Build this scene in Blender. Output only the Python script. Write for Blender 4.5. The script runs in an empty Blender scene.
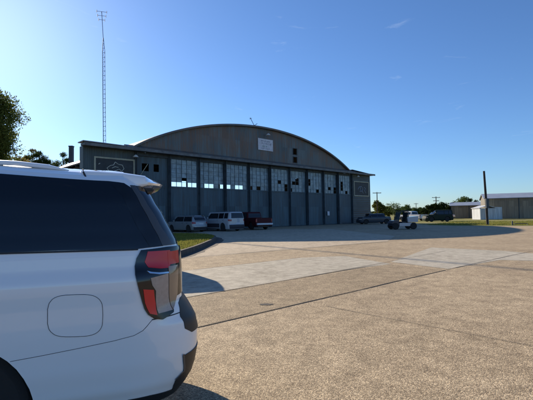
import bpy, bmesh, math, random
from mathutils import Vector, Matrix, noise
from mathutils.bvhtree import BVHTree
random.seed(7)
R = math.radians
scn = bpy.context.scene
C = bpy.data.collections.new('place'); scn.collection.children.link(C)

# ------------------------------------------------------------------ camera
F, H, PITCH, ROLL = 400.0, 1.47, R(2.23), R(0.9)
fwd = Vector((0, math.cos(PITCH), math.sin(PITCH)))
r0 = Vector((1, 0, 0)); u0 = r0.cross(fwd)
cr = r0*math.cos(ROLL) - u0*math.sin(ROLL)
cu = u0*math.cos(ROLL) + r0*math.sin(ROLL)
CAM = Vector((0, 0, H))
cd = bpy.data.cameras.new('camera'); cam = bpy.data.objects.new('camera', cd); scn.collection.objects.link(cam)
cd.sensor_width = 36; cd.lens = 36*F/533; cd.clip_end = 6000; cd.clip_start = .05
M = Matrix((( cr.x, cu.x, -fwd.x, CAM.x), (cr.y, cu.y, -fwd.y, CAM.y), (cr.z, cu.z, -fwd.z, CAM.z), (0,0,0,1)))
cam.matrix_world = M
scn.camera = cam
def ray(px, py): return (fwd*F + cr*(px-266.5) - cu*(py-200)).normalized()
def gp(px, py, z=0.0):
    d = ray(px, py); t = (z-H)/d.z; return CAM + d*t
def at(px, py, Y):
    d = ray(px, py); return CAM + d*(Y/d.y)

# ------------------------------------------------------------------ light
AZ, EL = R(36.5), math.atan(1/2.22)      # sun azimuth left of the view, elevation
w = bpy.data.worlds.new('World'); scn.world = w; w.use_nodes = True
nt = w.node_tree; bg = nt.nodes['Background']
sky = nt.nodes.new('ShaderNodeTexSky'); sky.sky_type = 'NISHITA'; sky.sun_disc = False
sky.sun_elevation = EL; sky.sun_rotation = -AZ; sky.air_density = 1.0; sky.dust_density = .28; sky.ozone_density = 5.0
sky.altitude = 50
hs = nt.nodes.new('ShaderNodeMix'); hs.data_type = 'RGBA'; hs.blend_type = 'MULTIPLY'; hs.inputs['Factor'].default_value = 1   # the phone's cool white balance
hs.inputs[7].default_value = (.80, .95, 1.13, 1)
nt.links.new(sky.outputs[0], hs.inputs[6]); bg.inputs[1].default_value = .078
# a few faint wisps of cirrus low in the sky
wt = nt.nodes.new('ShaderNodeTexCoord'); wm = nt.nodes.new('ShaderNodeMapping'); wm.inputs['Scale'].default_value = (5, 5, 26); wm.inputs['Rotation'].default_value = (R(14), R(-9), 0)
wn1 = nt.nodes.new('ShaderNodeTexNoise'); wn1.inputs['Scale'].default_value = 1.6; wn1.inputs['Detail'].default_value = 8; wn1.inputs['Roughness'].default_value = .62; wn1.inputs['Distortion'].default_value = .8
wr = nt.nodes.new('ShaderNodeValToRGB'); wr.color_ramp.elements[0].position = .64; wr.color_ramp.elements[1].position = .86; wr.color_ramp.elements[1].color = (.2, .2, .2, 1)
ws = nt.nodes.new('ShaderNodeMix'); ws.data_type = 'RGBA'; ws.inputs[7].default_value = (7.5, 8.3, 9.2, 1)
nt.links.new(wt.outputs['Generated'], wm.inputs[0]); nt.links.new(wm.outputs[0], wn1.inputs['Vector']); nt.links.new(wn1.outputs['Fac'], wr.inputs[0])
nt.links.new(wr.outputs[0], ws.inputs['Factor']); nt.links.new(hs.outputs[2], ws.inputs[6]); nt.links.new(ws.outputs[2], bg.inputs[0])
sd = bpy.data.lights.new('sun', 'SUN'); sd.energy = 4.7; sd.angle = R(.5); sd.color = (1, .87, .69)
so = bpy.data.objects.new('sun', sd); scn.collection.objects.link(so)
sundir = Vector((-math.sin(AZ)*math.cos(EL), math.cos(AZ)*math.cos(EL), math.sin(EL)))
so.rotation_euler = (-sundir).to_track_quat('-Z', 'Y').to_euler(); so.location = (-30, 30, 40)
vs = scn.view_settings; vs.view_transform = 'Standard'; vs.look = 'None'; vs.gamma = 1; vs.exposure = .74; vs.use_curve_mapping = False

# ------------------------------------------------------------------ materials
def mat(name, col, rough=.6, metal=0, coat=0, spec=.5, var=0, vscale=3, vcol=None, bump=0, bscale=20, trans=0, emis=None, alpha=1):
    m = bpy.data.materials.new(name); m.use_nodes = True; t = m.node_tree; b = t.nodes['Principled BSDF']
    b.inputs['Base Color'].default_value = (*col, 1); b.inputs['Roughness'].default_value = rough
    b.inputs['Metallic'].default_value = metal; b.inputs['Coat Weight'].default_value = coat; b.inputs['Coat Roughness'].default_value = .03
    b.inputs['Specular IOR Level'].default_value = spec
    if trans: b.inputs['Transmission Weight'].default_value = trans
    if var:
        tc = t.nodes.new('ShaderNodeTexCoord'); n = t.nodes.new('ShaderNodeTexNoise'); n.inputs['Scale'].default_value = vscale
        n.inputs['Detail'].default_value = 6; n.inputs['Roughness'].default_value = .65
        t.links.new(tc.outputs['Object'], n.inputs['Vector'])
        r = t.nodes.new('ShaderNodeValToRGB'); r.color_ramp.elements[0].position = .3; r.color_ramp.elements[1].position = .7
        c2 = vcol or tuple(c*(1-var) for c in col)
        r.color_ramp.elements[0].color = (*c2, 1); r.color_ramp.elements[1].color = (*[min(1, c*(1+var*.5)) for c in col], 1)
        t.links.new(n.outputs['Fac'], r.inputs[0]); t.links.new(r.outputs[0], b.inputs['Base Color'])
    if bump:
        tc = t.nodes.new('ShaderNodeTexCoord'); n = t.nodes.new('ShaderNodeTexNoise'); n.inputs['Scale'].default_value = bscale
        n.inputs['Detail'].default_value = 4
        t.links.new(tc.outputs['Object'], n.inputs['Vector'])
        bp = t.nodes.new('ShaderNodeBump'); bp.inputs['Strength'].default_value = bump; bp.inputs['Distance'].default_value = .02
        t.links.new(n.outputs['Fac'], bp.inputs['Height']); t.links.new(bp.outputs[0], b.inputs['Normal'])
    return m

def N(t, typ, **kw):
    n = t.nodes.new(typ)
    for k, v in kw.items(): setattr(n, k, v)
    return n
def ramp(t, stops, fac):
    r = t.nodes.new('ShaderNodeValToRGB'); e = r.color_ramp.elements
    while len(e) < len(stops): e.new(.5)
    for el, (p, c) in zip(e, stops): el.position = p; el.color = (*c, 1) if len(c) == 3 else c
    t.links.new(fac, r.inputs[0]); return r.outputs[0]
def mixc(t, a, b, fac, mode='MIX'):
    m = t.nodes.new('ShaderNodeMix'); m.data_type = 'RGBA'; m.blend_type = mode
    for sock, v in ((m.inputs['Factor'], fac), (m.inputs[6], a), (m.inputs[7], b)):
        if isinstance(v, (int, float)): sock.default_value = v
        elif isinstance(v, tuple): sock.default_value = (*v, 1)
        else: t.links.new(v, sock)
    return m.outputs[2]
def noise_n(t, vec, scale, detail=5, rough=.6):
    n = N(t, 'ShaderNodeTexNoise'); n.inputs['Scale'].default_value = scale; n.inputs['Detail'].default_value = detail
    n.inputs['Roughness'].default_value = rough
    t.links.new(vec, n.inputs['Vector']); return n.outputs['Fac']
def noise_n_col(t, vec, scale):
    n = N(t, 'ShaderNodeTexNoise'); n.inputs['Scale'].default_value = scale; n.inputs['Detail'].default_value = 4
    t.links.new(vec, n.inputs['Vector']); return n.outputs['Color']
def mapping(t, vec, sc, loc=(0,0,0), rot=(0,0,0)):
    m = N(t, 'ShaderNodeMapping'); m.inputs['Scale'].default_value = sc; m.inputs['Location'].default_value = loc; m.inputs['Rotation'].default_value = rot
    t.links.new(vec, m.inputs[0]); return m.outputs[0]

def concrete(name, c_lo, c_hi, peb, pebcol, stain=.5, lightpeb=.75):
    """weathered concrete: exposed pebbles, broad stains, tyre dirt"""
    m = bpy.data.materials.new(name); m.use_nodes = True; t = m.node_tree; b = t.nodes['Principled BSDF']
    b.inputs['Roughness'].default_value = .85; b.inputs['Specular IOR Level'].default_value = .25
    v = N(t, 'ShaderNodeTexCoord').outputs['Object']
    col = ramp(t, [(.3, c_lo), (.7, c_hi)], noise_n(t, v, .35, 8, .62))
    mid = noise_n(t, v, 3.5, 6, .7)
    col = mixc(t, col, ramp(t, [(.35, (.62,.60,.58)), (.62, (1.05,1.04,1.02))], mid), .8, 'MULTIPLY')
    vo = N(t, 'ShaderNodeTexVoronoi'); vo.inputs['Scale'].default_value = 105; t.links.new(v, vo.inputs['Vector'])
    sep = N(t, 'ShaderNodeSeparateColor'); t.links.new(vo.outputs['Color'], sep.inputs[0])
    pc = ramp(t, [(0, (.30,.24,.18)), (.3, (.62,.52,.42)), (.6, (1.0,.93,.82)), (.85, (1.5,1.38,1.2)), (1, (2.1,2.0,1.85))], sep.outputs[0])
    col = mixc(t, col, pc, peb, 'MULTIPLY')
    vo3 = N(t, 'ShaderNodeTexVoronoi'); vo3.inputs['Scale'].default_value = 48; t.links.new(v, vo3.inputs['Vector'])
    sep3 = N(t, 'ShaderNodeSeparateColor'); t.links.new(vo3.outputs['Color'], sep3.inputs[0])
    col = mixc(t, col, ramp(t, [(0, (.62,.56,.5)), (.5, (1,1,1)), (1, (1.35,1.3,1.22))], sep3.outputs[1]), peb*.55, 'MULTIPLY')
    st = noise_n(t, mapping(t, v, (1, .45, 1), rot=(0,0,R(-35))), .9, 7, .7)
    col = mixc(t, col, ramp(t, [(.30, (.55,.53,.5)), (.46, (1,1,1))], st), stain, 'MULTIPLY')
    sp = N(t, 'ShaderNodeTexVoronoi'); sp.inputs['Scale'].default_value = .55; sp.inputs['Randomness'].default_value = 1
    t.links.new(mixc(t, v, noise_n_col(t, v, 2.5), .12), sp.inputs['Vector'])
    col = mixc(t, col, ramp(t, [(.0, (.45,.42,.4)), (.035, (.72,.7,.68)), (.075, (1,1,1))], sp.outputs['Distance']), .75, 'MULTIPLY')
    # fine cracks
    vo2 = N(t, 'ShaderNodeTexVoronoi'); vo2.feature = 'DISTANCE_TO_EDGE'; vo2.inputs['Scale'].default_value = .16
    dn = N(t, 'ShaderNodeTexNoise'); dn.inputs['Scale'].default_value = 1.3; dn.inputs['Detail'].default_value = 6; t.links.new(v, dn.inputs['Vector'])
    t.links.new(mixc(t, v, dn.outputs['Color'], .5), vo2.inputs['Vector'])
    ck = ramp(t, [(0, (.5,.47,.44)), (.0014, (.75,.73,.7)), (.004, (1,1,1))], vo2.outputs['Distance'])
    col = mixc(t, col, ck, .3, 'MULTIPLY')
    t.links.new(col, b.inputs['Base Color'])
    bp = N(t, 'ShaderNodeBump'); bp.inputs['Strength'].default_value = .55*peb+.1; bp.inputs['Distance'].default_value = .006
    t.links.new(vo.outputs['Distance'], bp.inputs['Height']); bp.invert = True
    t.links.new(bp.outputs[0], b.inputs['Normal'])
    return m

def corrugated(name, base, rust, rust_amt, period=.12, axis='X', strength=.6, metal=.0, seams=0.9):
    m = bpy.data.materials.new(name); m.use_nodes = True; t = m.node_tree; b = t.nodes['Principled BSDF']
    b.inputs['Roughness'].default_value = .55; b.inputs['Metallic'].default_value = metal
    v = N(t, 'ShaderNodeTexCoord').outputs['Object']
    sc = (4.5, 4.5, .25) if axis == 'X' else (.35, .35, 4)
    streak = noise_n(t, mapping(t, v, sc), 1.0, 6, .7)
    blotch = noise_n(t, v, .35, 5, .6)
    col = mixc(t, base, tuple(c*.55 for c in base), ramp(t, [(.35, (0,0,0)), (.7, (1,1,1))], streak))
    # sheet to sheet variation
    fl = N(t, 'ShaderNodeTexWhiteNoise'); fl.noise_dimensions = '3D'
    sn = N(t, 'ShaderNodeVectorMath', operation='SNAP'); sn.inputs[1].default_value = (seams, 50, 2.6) if axis == 'X' else (3.5, 50, .5)
    t.links.new(v, sn.inputs[0]); t.links.new(sn.outputs[0], fl.inputs['Vector'])
    col = mixc(t, col, ramp(t, [(0, (.72,.72,.74)), (1, (1.25,1.25,1.22))], fl.outputs['Value']), .8, 'MULTIPLY')
    mm = N(t, 'ShaderNodeMath', operation='MULTIPLY'); t.links.new(streak, mm.inputs[0]); t.links.new(blotch, mm.inputs[1])
    rf = ramp(t, [(.27-rust_amt*.12, (0,0,0)), (.36-rust_amt*.08, (1,1,1))], mm.outputs[0])
    m2 = N(t, 'ShaderNodeMath', operation='MULTIPLY'); t.links.new(rf, m2.inputs[0]); m2.inputs[1].default_value = min(1, rust_amt)
    col = mixc(t, col, rust, m2.outputs[0])
    t.links.new(col, b.inputs['Base Color'])
    wv = N(t, 'ShaderNodeTexWave'); wv.wave_type = 'BANDS'; wv.bands_direction = axis if axis != 'Y' else 'Y'
    wv.inputs['Scale'].default_value = .314/period*1.0
    t.links.new(v, wv.inputs['Vector'])
    bp = N(t, 'ShaderNodeBump'); bp.inputs['Strength'].default_value = strength; bp.inputs['Distance'].default_value = .03
    t.links.new(wv.outputs['Fac'], bp.inputs['Height']); t.links.new(bp.outputs[0], b.inputs['Normal'])
    return m

def grass_mat(name, a, bcol, dry):
    m = bpy.data.materials.new(name); m.use_nodes = True; t = m.node_tree; b = t.nodes['Principled BSDF']
    b.inputs['Roughness'].default_value = .9; b.inputs['Specular IOR Level'].default_value = .1
    v = N(t, 'ShaderNodeTexCoord').outputs['Object']
    col = ramp(t, [(.3, a), (.7, bcol)], noise_n(t, v, 1.4, 8, .7))
    col = mixc(t, col, dry, ramp(t, [(.45, (0,0,0)), (.65, (1,1,1))], noise_n(t, v, .12, 6, .6)))
    t.links.new(col, b.inputs['Base Color'])
    bp = N(t, 'ShaderNodeBump'); bp.inputs['Strength'].default_value = .8; bp.inputs['Distance'].default_value = .05
    t.links.new(noise_n(t, v, 18, 4), bp.inputs['Height']); t.links.new(bp.outputs[0], b.inputs['Normal'])
    return m

def leaf_mat(name, a, bcol, tr):
    m = bpy.data.materials.new(name); m.use_nodes = True; t = m.node_tree
    t.nodes.remove(t.nodes['Principled BSDF']); out = t.nodes['Material Output']
    v = N(t, 'ShaderNodeTexCoord').outputs['Object']
    col = ramp(t, [(.32, a), (.68, bcol)], noise_n(t, v, .9, 5, .7))
    d = N(t, 'ShaderNodeBsdfDiffuse'); tl = N(t, 'ShaderNodeBsdfTranslucent'); mx = N(t, 'ShaderNodeMixShader'); mx.inputs[0].default_value = tr
    t.links.new(col, d.inputs[0]); t.links.new(col, tl.inputs[0]); t.links.new(d.outputs[0], mx.inputs[1]); t.links.new(tl.outputs[0], mx.inputs[2])
    t.links.new(mx.outputs[0], out.inputs[0]); return m

MT = dict(
    apron=concrete('apron_aggregate', (.375,.312,.222), (.48,.41,.30), .7, None, .4),
    pale=concrete('pale_slab', (.45,.385,.29), (.54,.47,.37), .35, None, .4),
    strip=concrete('strip_concrete', (.42,.39,.315), (.50,.46,.38), .15, None, .5),
    coarse=concrete('coarse_slab', (.30,.25,.175), (.405,.342,.245), .7, None, .55),
    kerb_shadow=mat('kerb_shadow_tone', (.09,.075,.058), .9, var=.5, vscale=3),  # dark tone standing in for the shadow the kerb casts
    joint=mat('joint_tar', (.085,.07,.056), .9, var=.4, vscale=8),
    stain=mat('oil', (.06,.05,.04), .8, var=.5, vscale=20),
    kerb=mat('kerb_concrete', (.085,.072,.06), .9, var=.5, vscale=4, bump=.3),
    grass=grass_mat('lawn', (.14,.15,.030), (.30,.28,.08), (.36,.31,.12)),
    field=grass_mat('field', (.13,.14,.035), (.25,.235,.08), (.33,.28,.13)),
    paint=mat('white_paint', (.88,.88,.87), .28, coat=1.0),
    black=mat('black_plastic', (.012,.013,.015), .45, bump=.15, bscale=300),
    gblack=mat('gloss_black', (.006,.007,.009), .12, coat=.2),
    seam=mat('panel_gap', (.03,.03,.034), .8),
    glass=mat('tinted_glass', (.006,.009,.014), .02, spec=.55),
    pillar=mat('pillar_trim', (.06,.065,.07), .22),
    chrome=mat('chrome', (.75,.76,.78), .12, metal=1),
    silverrim=mat('alloy', (.45,.46,.48), .25, metal=1),
    tyre=mat('tyre_rubber', (.018,.018,.018), .85, bump=.2, bscale=80),
    redlens=mat('red_lens', (.58,.010,.020), .25, coat=.3),
    redtail=mat('red_tail', (.30,.012,.012), .3, coat=.3),
    reflector=mat('reflector', (.80,.02,.02), .3, coat=.3),
    clearlens=mat('clear_lens', (.44,.34,.28), .2, coat=.5, var=.15, vscale=40),  # tan of the reflection is put into the lens colour
    cleared=mat('rear_lens', (.30,.20,.13), .08, coat=1),  # tan reflected by this lens, painted as its base colour
    plate=mat('plate_white', (.6,.6,.62), .5),
    silver=mat('silver_paint', (.30,.31,.32), .35, metal=.35, coat=.8),
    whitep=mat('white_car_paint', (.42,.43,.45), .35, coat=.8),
    redp=mat('dark_red_paint', (.065,.007,.010), .5, coat=0, spec=.2),
    navyp=mat('dark_blue_paint', (.014,.024,.04), .45, coat=.3),
    greyp=mat('dark_grey_paint', (.06,.065,.07), .35, coat=.8),
    greenp=mat('dark_green_paint', (.012,.022,.014), .6, spec=.2),
    cladding=mat('dark_cladding', (.035,.035,.045), .6),
    door=corrugated('door_sheet', (.08,.132,.162), (.11,.085,.065), .22, .15, 'X', .9),
    annexwall=corrugated('annex_sheet', (.07,.105,.118), (.10,.085,.06), .2, .15, 'X', .9),
    lap=corrugated('lap_siding', (.075,.10,.108), (.10,.085,.06), .15, .3, 'Z', .7),
    gable=corrugated('gable_sheet', (.135,.165,.168), (.22,.115,.06), .6, .12, 'X', .8, seams=.9),
    roofm=corrugated('roof_sheet', (.15,.16,.16), (.17,.09,.05), .6, .2, 'Y', .5),
    steel=mat('dark_steel', (.04,.06,.075), .6, var=.5, vscale=2),
    track=mat('track_housing', (.07,.085,.092), .6, var=.5, vscale=1.2),
    flash=mat('flashing', (.34,.34,.32), .5, var=.35, vscale=1),
    mullion=mat('mullion', (.09,.13,.15), .6, var=.3),
    pane=mat('dirty_pane', (.23,.31,.35), .25, spec=.6, var=.55, vscale=1.6, bump=.1, bscale=3),
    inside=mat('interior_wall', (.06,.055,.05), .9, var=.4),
    sign=mat('sign_white', (.62,.62,.66), .5, var=.2, vscale=3),
    ink=mat('sign_ink', (.10,.11,.18), .6),
    inkg=mat('sign_green_ink', (.10,.24,.20), .6),
    cream=mat('cream_frame', (.42,.42,.32), .7, var=.3, vscale=2),
    board=mat('dark_board', (.028,.036,.042), .6, var=.5, vscale=2),
    chalk=mat('faded_line', (.5,.52,.46), .7, var=.3),
    chalkblue=mat('faded_blue', (.32,.40,.52), .7, var=.3),
    lampw=mat('lamp_shell', (.55,.55,.50), .4),
    galvd=mat('dull_galvanised', (.15,.155,.155), .6, metal=.1, var=.5, vscale=1.5),
    galv=mat('galvanised', (.30,.31,.32), .5, metal=.4, var=.3),
    wood=mat('old_wood', (.055,.042,.034), .9, var=.5, vscale=3, bump=.4),
    tan=corrugated('tan_sheet', (.26,.215,.15), (.2,.15,.1), .1, .3, 'X', .4),
    tanroof=mat('blue_grey_roof', (.30,.33,.38), .45, var=.2, vscale=.5),
    shedw=corrugated('white_sheet', (.55,.57,.58), (.3,.25,.2), .1, .3, 'X', .4),
    bark=mat('bark', (.07,.055,.04), .9, var=.4, vscale=3, bump=.5),
    leafa=leaf_mat('leaf_autumn', (.075,.115,.03), (.19,.20,.05), .5),
    leafo=leaf_mat('leaf_orange', (.10,.12,.03), (.24,.17,.05), .5),
    leafg=leaf_mat('leaf_green', (.045,.075,.022), (.10,.13,.04), .4),
    leafd=leaf_mat('leaf_dark', (.02,.035,.014), (.05,.065,.022), .25),
    blade=leaf_mat('grass_blade', (.14,.16,.03), (.32,.29,.08), .35),
    leafy=leaf_mat('leaf_olive', (.07,.085,.02), (.15,.15,.04), .4),
)

# ------------------------------------------------------------------ object helpers
def link(name, me, m=None, parent=None):
    o = bpy.data.objects.new(name, me); C.objects.link(o)
    if m is not None and me is not None: me.materials.append(MT[m] if isinstance(m, str) else m)
    if parent is not None: o.parent = parent
    return o
def thing(name, label, cat, loc=(0,0,0), rz=0, group=None):
    o = bpy.data.objects.new(name, None); C.objects.link(o); o.location = loc; o.rotation_euler = (0,0,rz)
    o.empty_display_size = .3
    return tag(o, label, cat, group)
def tag(o, label, cat, group=None):
    o['label'] = label; o['category'] = cat
    if group: o['group'] = group
    return o
class B:
    def __init__(s): s.b = bmesh.new()
    def box(s, x0, x1, y0, y1, z0, z1):
        vs_ = [s.b.verts.new((x, y, z)) for z in (z0, z1) for (x, y) in ((x0,y0),(x1,y0),(x1,y1),(x0,y1))]
        for f in ((3,2,1,0),(4,5,6,7),(0,1,5,4),(1,2,6,5),(2,3,7,6),(3,0,4,7)): s.b.faces.new([vs_[i] for i in f])
        return s
    def prism(s, pts, a, b_, axis='Y'):
        """polygon pts extruded along axis: Y -> pts are (x,z); X -> (y,z); Z -> (x,y)"""
        def P(p, q): return {'Y': (p[0], q, p[1]), 'X': (q, p[0], p[1]), 'Z': (p[0], p[1], q)}[axis]
        A = [s.b.verts.new(P(p, a)) for p in pts]; Bv = [s.b.verts.new(P(p, b_)) for p in pts]
        s.b.faces.new(A[::-1]); s.b.faces.new(Bv)
        for i in range(len(pts)): j = (i+1) % len(pts); s.b.faces.new((A[i], A[j], Bv[j], Bv[i]))
        return s
    def tube(s, pts, r, n=8, r1=None):
        pts = [Vector(p) for p in pts]; rings = []
        for i, p in enumerate(pts):
            d = (pts[min(i+1, len(pts)-1)] - pts[max(i-1, 0)]).normalized()
            a = d.cross(Vector((0,0,1)) if abs(d.z) < .9 else Vector((1,0,0))).normalized(); c = d.cross(a)
            rr = r if r1 is None else r + (r1-r)*i/(len(pts)-1)
            rings.append([s.b.verts.new(p + (a*math.cos(2*math.pi*k/n) + c*math.sin(2*math.pi*k/n))*rr) for k in range(n)])
        for A, D in zip(rings, rings[1:]):
            for k in range(n): s.b.faces.new((A[k], A[(k+1)%n], D[(k+1)%n], D[k]))
        s.b.faces.new(rings[0][::-1]); s.b.faces.new(rings[-1]); return s
    def lathe(s, prof, c, n=24, axis='Z'):
        """prof: (radius, height) pairs"""
        rings = []
        for (r_, h) in prof:
            ring = []
            for k in range(n):
                a = 2*math.pi*k/n; x, y = r_*math.cos(a), r_*math.sin(a)
                p = (x, y, h) if axis == 'Z' else (x, h, y)
                ring.append(s.b.verts.new((c[0]+p[0], c[1]+p[1], c[2]+p[2])))
            rings.append(ring)
        for A, D in zip(rings, rings[1:]):
            for k in range(n): s.b.faces.new((A[k], A[(k+1)%n], D[(k+1)%n], D[k]))
        if prof[0][0] > 1e-4: s.b.faces.new(rings[0][::-1])
        if prof[-1][0] > 1e-4: s.b.faces.new(rings[-1])
        return s
    def quad(s, *p):
        s.b.faces.new([s.b.verts.new(q) for q in p]); return s
    def mesh(s, name, smooth=False, bevel=0, merge=False):
        if merge: bmesh.ops.remove_doubles(s.b, verts=s.b.verts, dist=1e-4)
        bmesh.ops.recalc_face_normals(s.b, faces=s.b.faces)
        if bevel: bmesh.ops.bevel(s.b, geom=list(s.b.edges), offset=bevel, segments=2, affect='EDGES', clamp_overlap=True)
        me = bpy.data.meshes.new(name); s.b.to_mesh(me); s.b.free()
        if smooth:
            me.polygons.foreach_set('use_smooth', [True]*len(me.polygons)); me.set_sharp_from_angle(angle=R(35))
        return me
    def obj(s, name, m, parent=None, smooth=False, bevel=0, merge=False):
        return link(name, s.mesh(name, smooth, bevel, merge), m, parent)
def struct(name, me, m):
    o = link(name, me, m); o['kind'] = 'structure'; return o
def poly_sheet(pts, z):
    b = B(); b.quad(*[(p[0], p[1], z) for p in pts]); return b
def copy_tree(o, parent=None):
    c = o.copy(); C.objects.link(c)
    if parent is not None: c.parent = parent
    for ch in list(o.children): copy_tree(ch, c)
    return c

# ------------------------------------------------------------------ ground
def sheet(name, pts, z, m):
    me = poly_sheet(pts, z).mesh(name); return struct(name, me, m)
sheet('ground', [(-2500,-2500),(2500,-2500),(2500,2500),(-2500,2500)], -.03, 'field')
ap = [(-90,-90),(90,-90),(90,12),(40,33.5),(27,40.5),(21,44.5),(19.5,50),(27,80),(12,90),(-12,60),(-40,40),(-90,30)]
sheet('apron', ap, 0, 'apron')
def gl(*pp): return [gp(*p) for p in pp]
# slabs laid on the apron
P = gl((160,260.5),(387,241.6),(395,236),(330,229),(215,229),(150,240))
sheet('pale_slab', [(p.x, p.y) for p in P], .004, 'pale')
P = gl((90,284),(181,271.3),(300,257.8),(345,256),(391,264),(360,268),(300,277.8),(184,298),(110,313))
sheet('concrete_strip', [(p.x, p.y) for p in P], .004, 'strip')
P = gl((391,262),(431,247.5),(505,251),(533,253.5),(600,257),(600,263),(500,260),(448,269))
sheet('concrete_patch', [(p.x, p.y) for p in P], .0045, 'strip')
P = gl((184,299),(300,278.8),(391,264.6),(446,270.2),(300,303.6),(196,328),(120,345),(110,314))
sheet('coarse_slab', [(p.x, p.y) for p in P], .0042, 'coarse')
def joint(name, a, b, wd, ext=(0,0)):
    A, D = gp(*a), gp(*b); d = (D-A).normalized(); A -= d*ext[0]; D += d*ext[1]
    n = Vector((-d.y, d.x, 0))*wd/2; bb = B(); k = max(4, int((D-A).length/.8)); prev = None
    for i in range(k+1):
        p = A.lerp(D, i/k) + n.normalized()*random.uniform(-.012, .012); ww = random.uniform(.55, 1.25)
        cur = (bb.b.verts.new((p.x-n.x*ww, p.y-n.y*ww, .009)), bb.b.verts.new((p.x+n.x*ww, p.y+n.y*ww, .009)))
        if prev: bb.b.faces.new((prev[0], prev[1], cur[1], cur[0]))
        prev = cur
    me = bb.mesh(name); struct(name, me, 'joint')
joint('joint', (181,258), (387,241.6), .05, (8,2))
joint('joint', (196,328), (455,267.8), .022, (3,0))
joint('joint', (455,267.8), (533,251), .022, (0,30))
joint('joint', (326,306.5), (533,346), .014, (0,6))
joint('joint', (181,271.3), (300,257.8), .02, (5,0))
joint('joint', (184,298), (300,278), .022, (5,4))
joint('joint', (300,278), (446,251), .018, (0,0))
c = gp(266, 304.7); bb = B(); pts = []
for i in range(18):
    a = 2*math.pi*i/18; r_ = .06*(1+.55*noise.noise(Vector((math.cos(a)*2, math.sin(a)*2, 3))))
    pts.append((c.x+math.cos(a)*r_*1.9, c.y+math.sin(a)*r_, .0095))
bb.quad(*pts); struct('oil_stain', bb.mesh('oil_stain'), 'stain')

# raised grass island with a kerb
isl = [(-3.3,14.0),(-3.05,17),(-3.0,20),(-3.0,23.5),(-3.3,26.5),(-4.3,29.2),(-6.5,31),(-10,32),(-16,32.4),(-24,30),(-30,24),(-24,14),(-12,11.2),(-7,11.2),(-4.6,12.0)]
def smooth_loop(pts, n=2):
    for _ in range(n):
        q = []
        for i in range(len(pts)):
            a, b_ = pts[i], pts[(i+1) % len(pts)]
            q += [(a[0]*.75+b_[0]*.25, a[1]*.75+b_[1]*.25), (a[0]*.25+b_[0]*.75, a[1]*.25+b_[1]*.75)]
        pts = q
    return pts
isl = smooth_loop(isl)
HK = .21
def inner(pts, d):
    out = []
    for i in range(len(pts)):
        a, b_ = Vector(pts[i-1]), Vector(pts[(i+1) % len(pts)]); t = (b_-a).normalized(); out.append((pts[i][0]-t.y*d, pts[i][1]+t.x*d))
    return out
inn = inner(isl, .16)
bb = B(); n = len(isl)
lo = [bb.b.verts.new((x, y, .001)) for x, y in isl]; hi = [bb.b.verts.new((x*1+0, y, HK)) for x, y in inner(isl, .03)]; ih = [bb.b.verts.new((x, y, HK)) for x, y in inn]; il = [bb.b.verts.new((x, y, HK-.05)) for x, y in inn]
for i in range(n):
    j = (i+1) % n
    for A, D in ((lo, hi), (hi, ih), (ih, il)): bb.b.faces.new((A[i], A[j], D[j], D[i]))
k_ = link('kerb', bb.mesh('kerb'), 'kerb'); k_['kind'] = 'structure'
bb = B(); bb.quad(*[(x, y, HK-.02) for x, y in inn]); struct('lawn', bb.mesh('lawn'), 'grass')
shadow_rim = inner(isl, -.42); bb = B(); A_ = [bb.b.verts.new((x, y, .006)) for x, y in isl]; D_ = [bb.b.verts.new((x+noise.noise(Vector((x*1.7, y*1.7, 0)))*.14, y, .006)) for x, y in shadow_rim]  # painted shadow band on the ground outside the kerb
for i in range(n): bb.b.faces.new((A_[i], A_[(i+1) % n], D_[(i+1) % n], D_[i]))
struct('kerb_shadow', bb.mesh('kerb_shadow'), 'kerb_shadow')
# grass blades on island and along the field edge
def blades(name, sample, n, z, hmin, hmax, m):
    vs_, fs = [], []
    for _ in range(n):
        x, y = sample(); a = random.uniform(0, math.pi); h = random.uniform(hmin, hmax); w_ = random.uniform(.006, .014)*2
        dx, dy = math.cos(a)*w_, math.sin(a)*w_; lx, ly = random.gauss(0, h*.35), random.gauss(0, h*.35)
        i = len(vs_); vs_ += [(x-dx, y-dy, z), (x+dx, y+dy, z), (x+lx, y+ly, z+h)]; fs.append((i, i+1, i+2))
    me = bpy.data.meshes.new(name); me.from_pydata(vs_, [], fs); o = link(name, me, m)
    o['kind'] = 'stuff'; o['label'] = 'short grass blades standing up from the lawn'; o['category'] = 'grass'; return o
def inpoly(x, y, P_):
    c_ = False
    for i in range(len(P_)):
        (x1, y1), (x2, y2) = P_[i-1], P_[i]
        if (y1 > y) != (y2 > y) and x < (x2-x1)*(y-y1)/(y2-y1)+x1: c_ = not c_
    return c_
def s_isl():
    while True:
        x, y = random.uniform(-12, -2.9), random.uniform(12, 32)
        if inpoly(x, y, inn): return x, y
g = blades('grass', s_isl, 45000, HK-.02, .04, .11, 'blade'); g['label'] = 'short green and straw grass on the kerbed island'
def s_field():
    t = random.random(); a = Vector((19.5, 50)).lerp(Vector((60, 24.5)), t); d = random.random()**1.5*22
    return a.x+d*.55+random.uniform(-.3,.3)+.4, a.y+d*.83
g = blades('grass', s_field, 40000, -.03, .05, .16, 'blade'); g['label'] = 'yellow green grass beyond the far apron edge'

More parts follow.
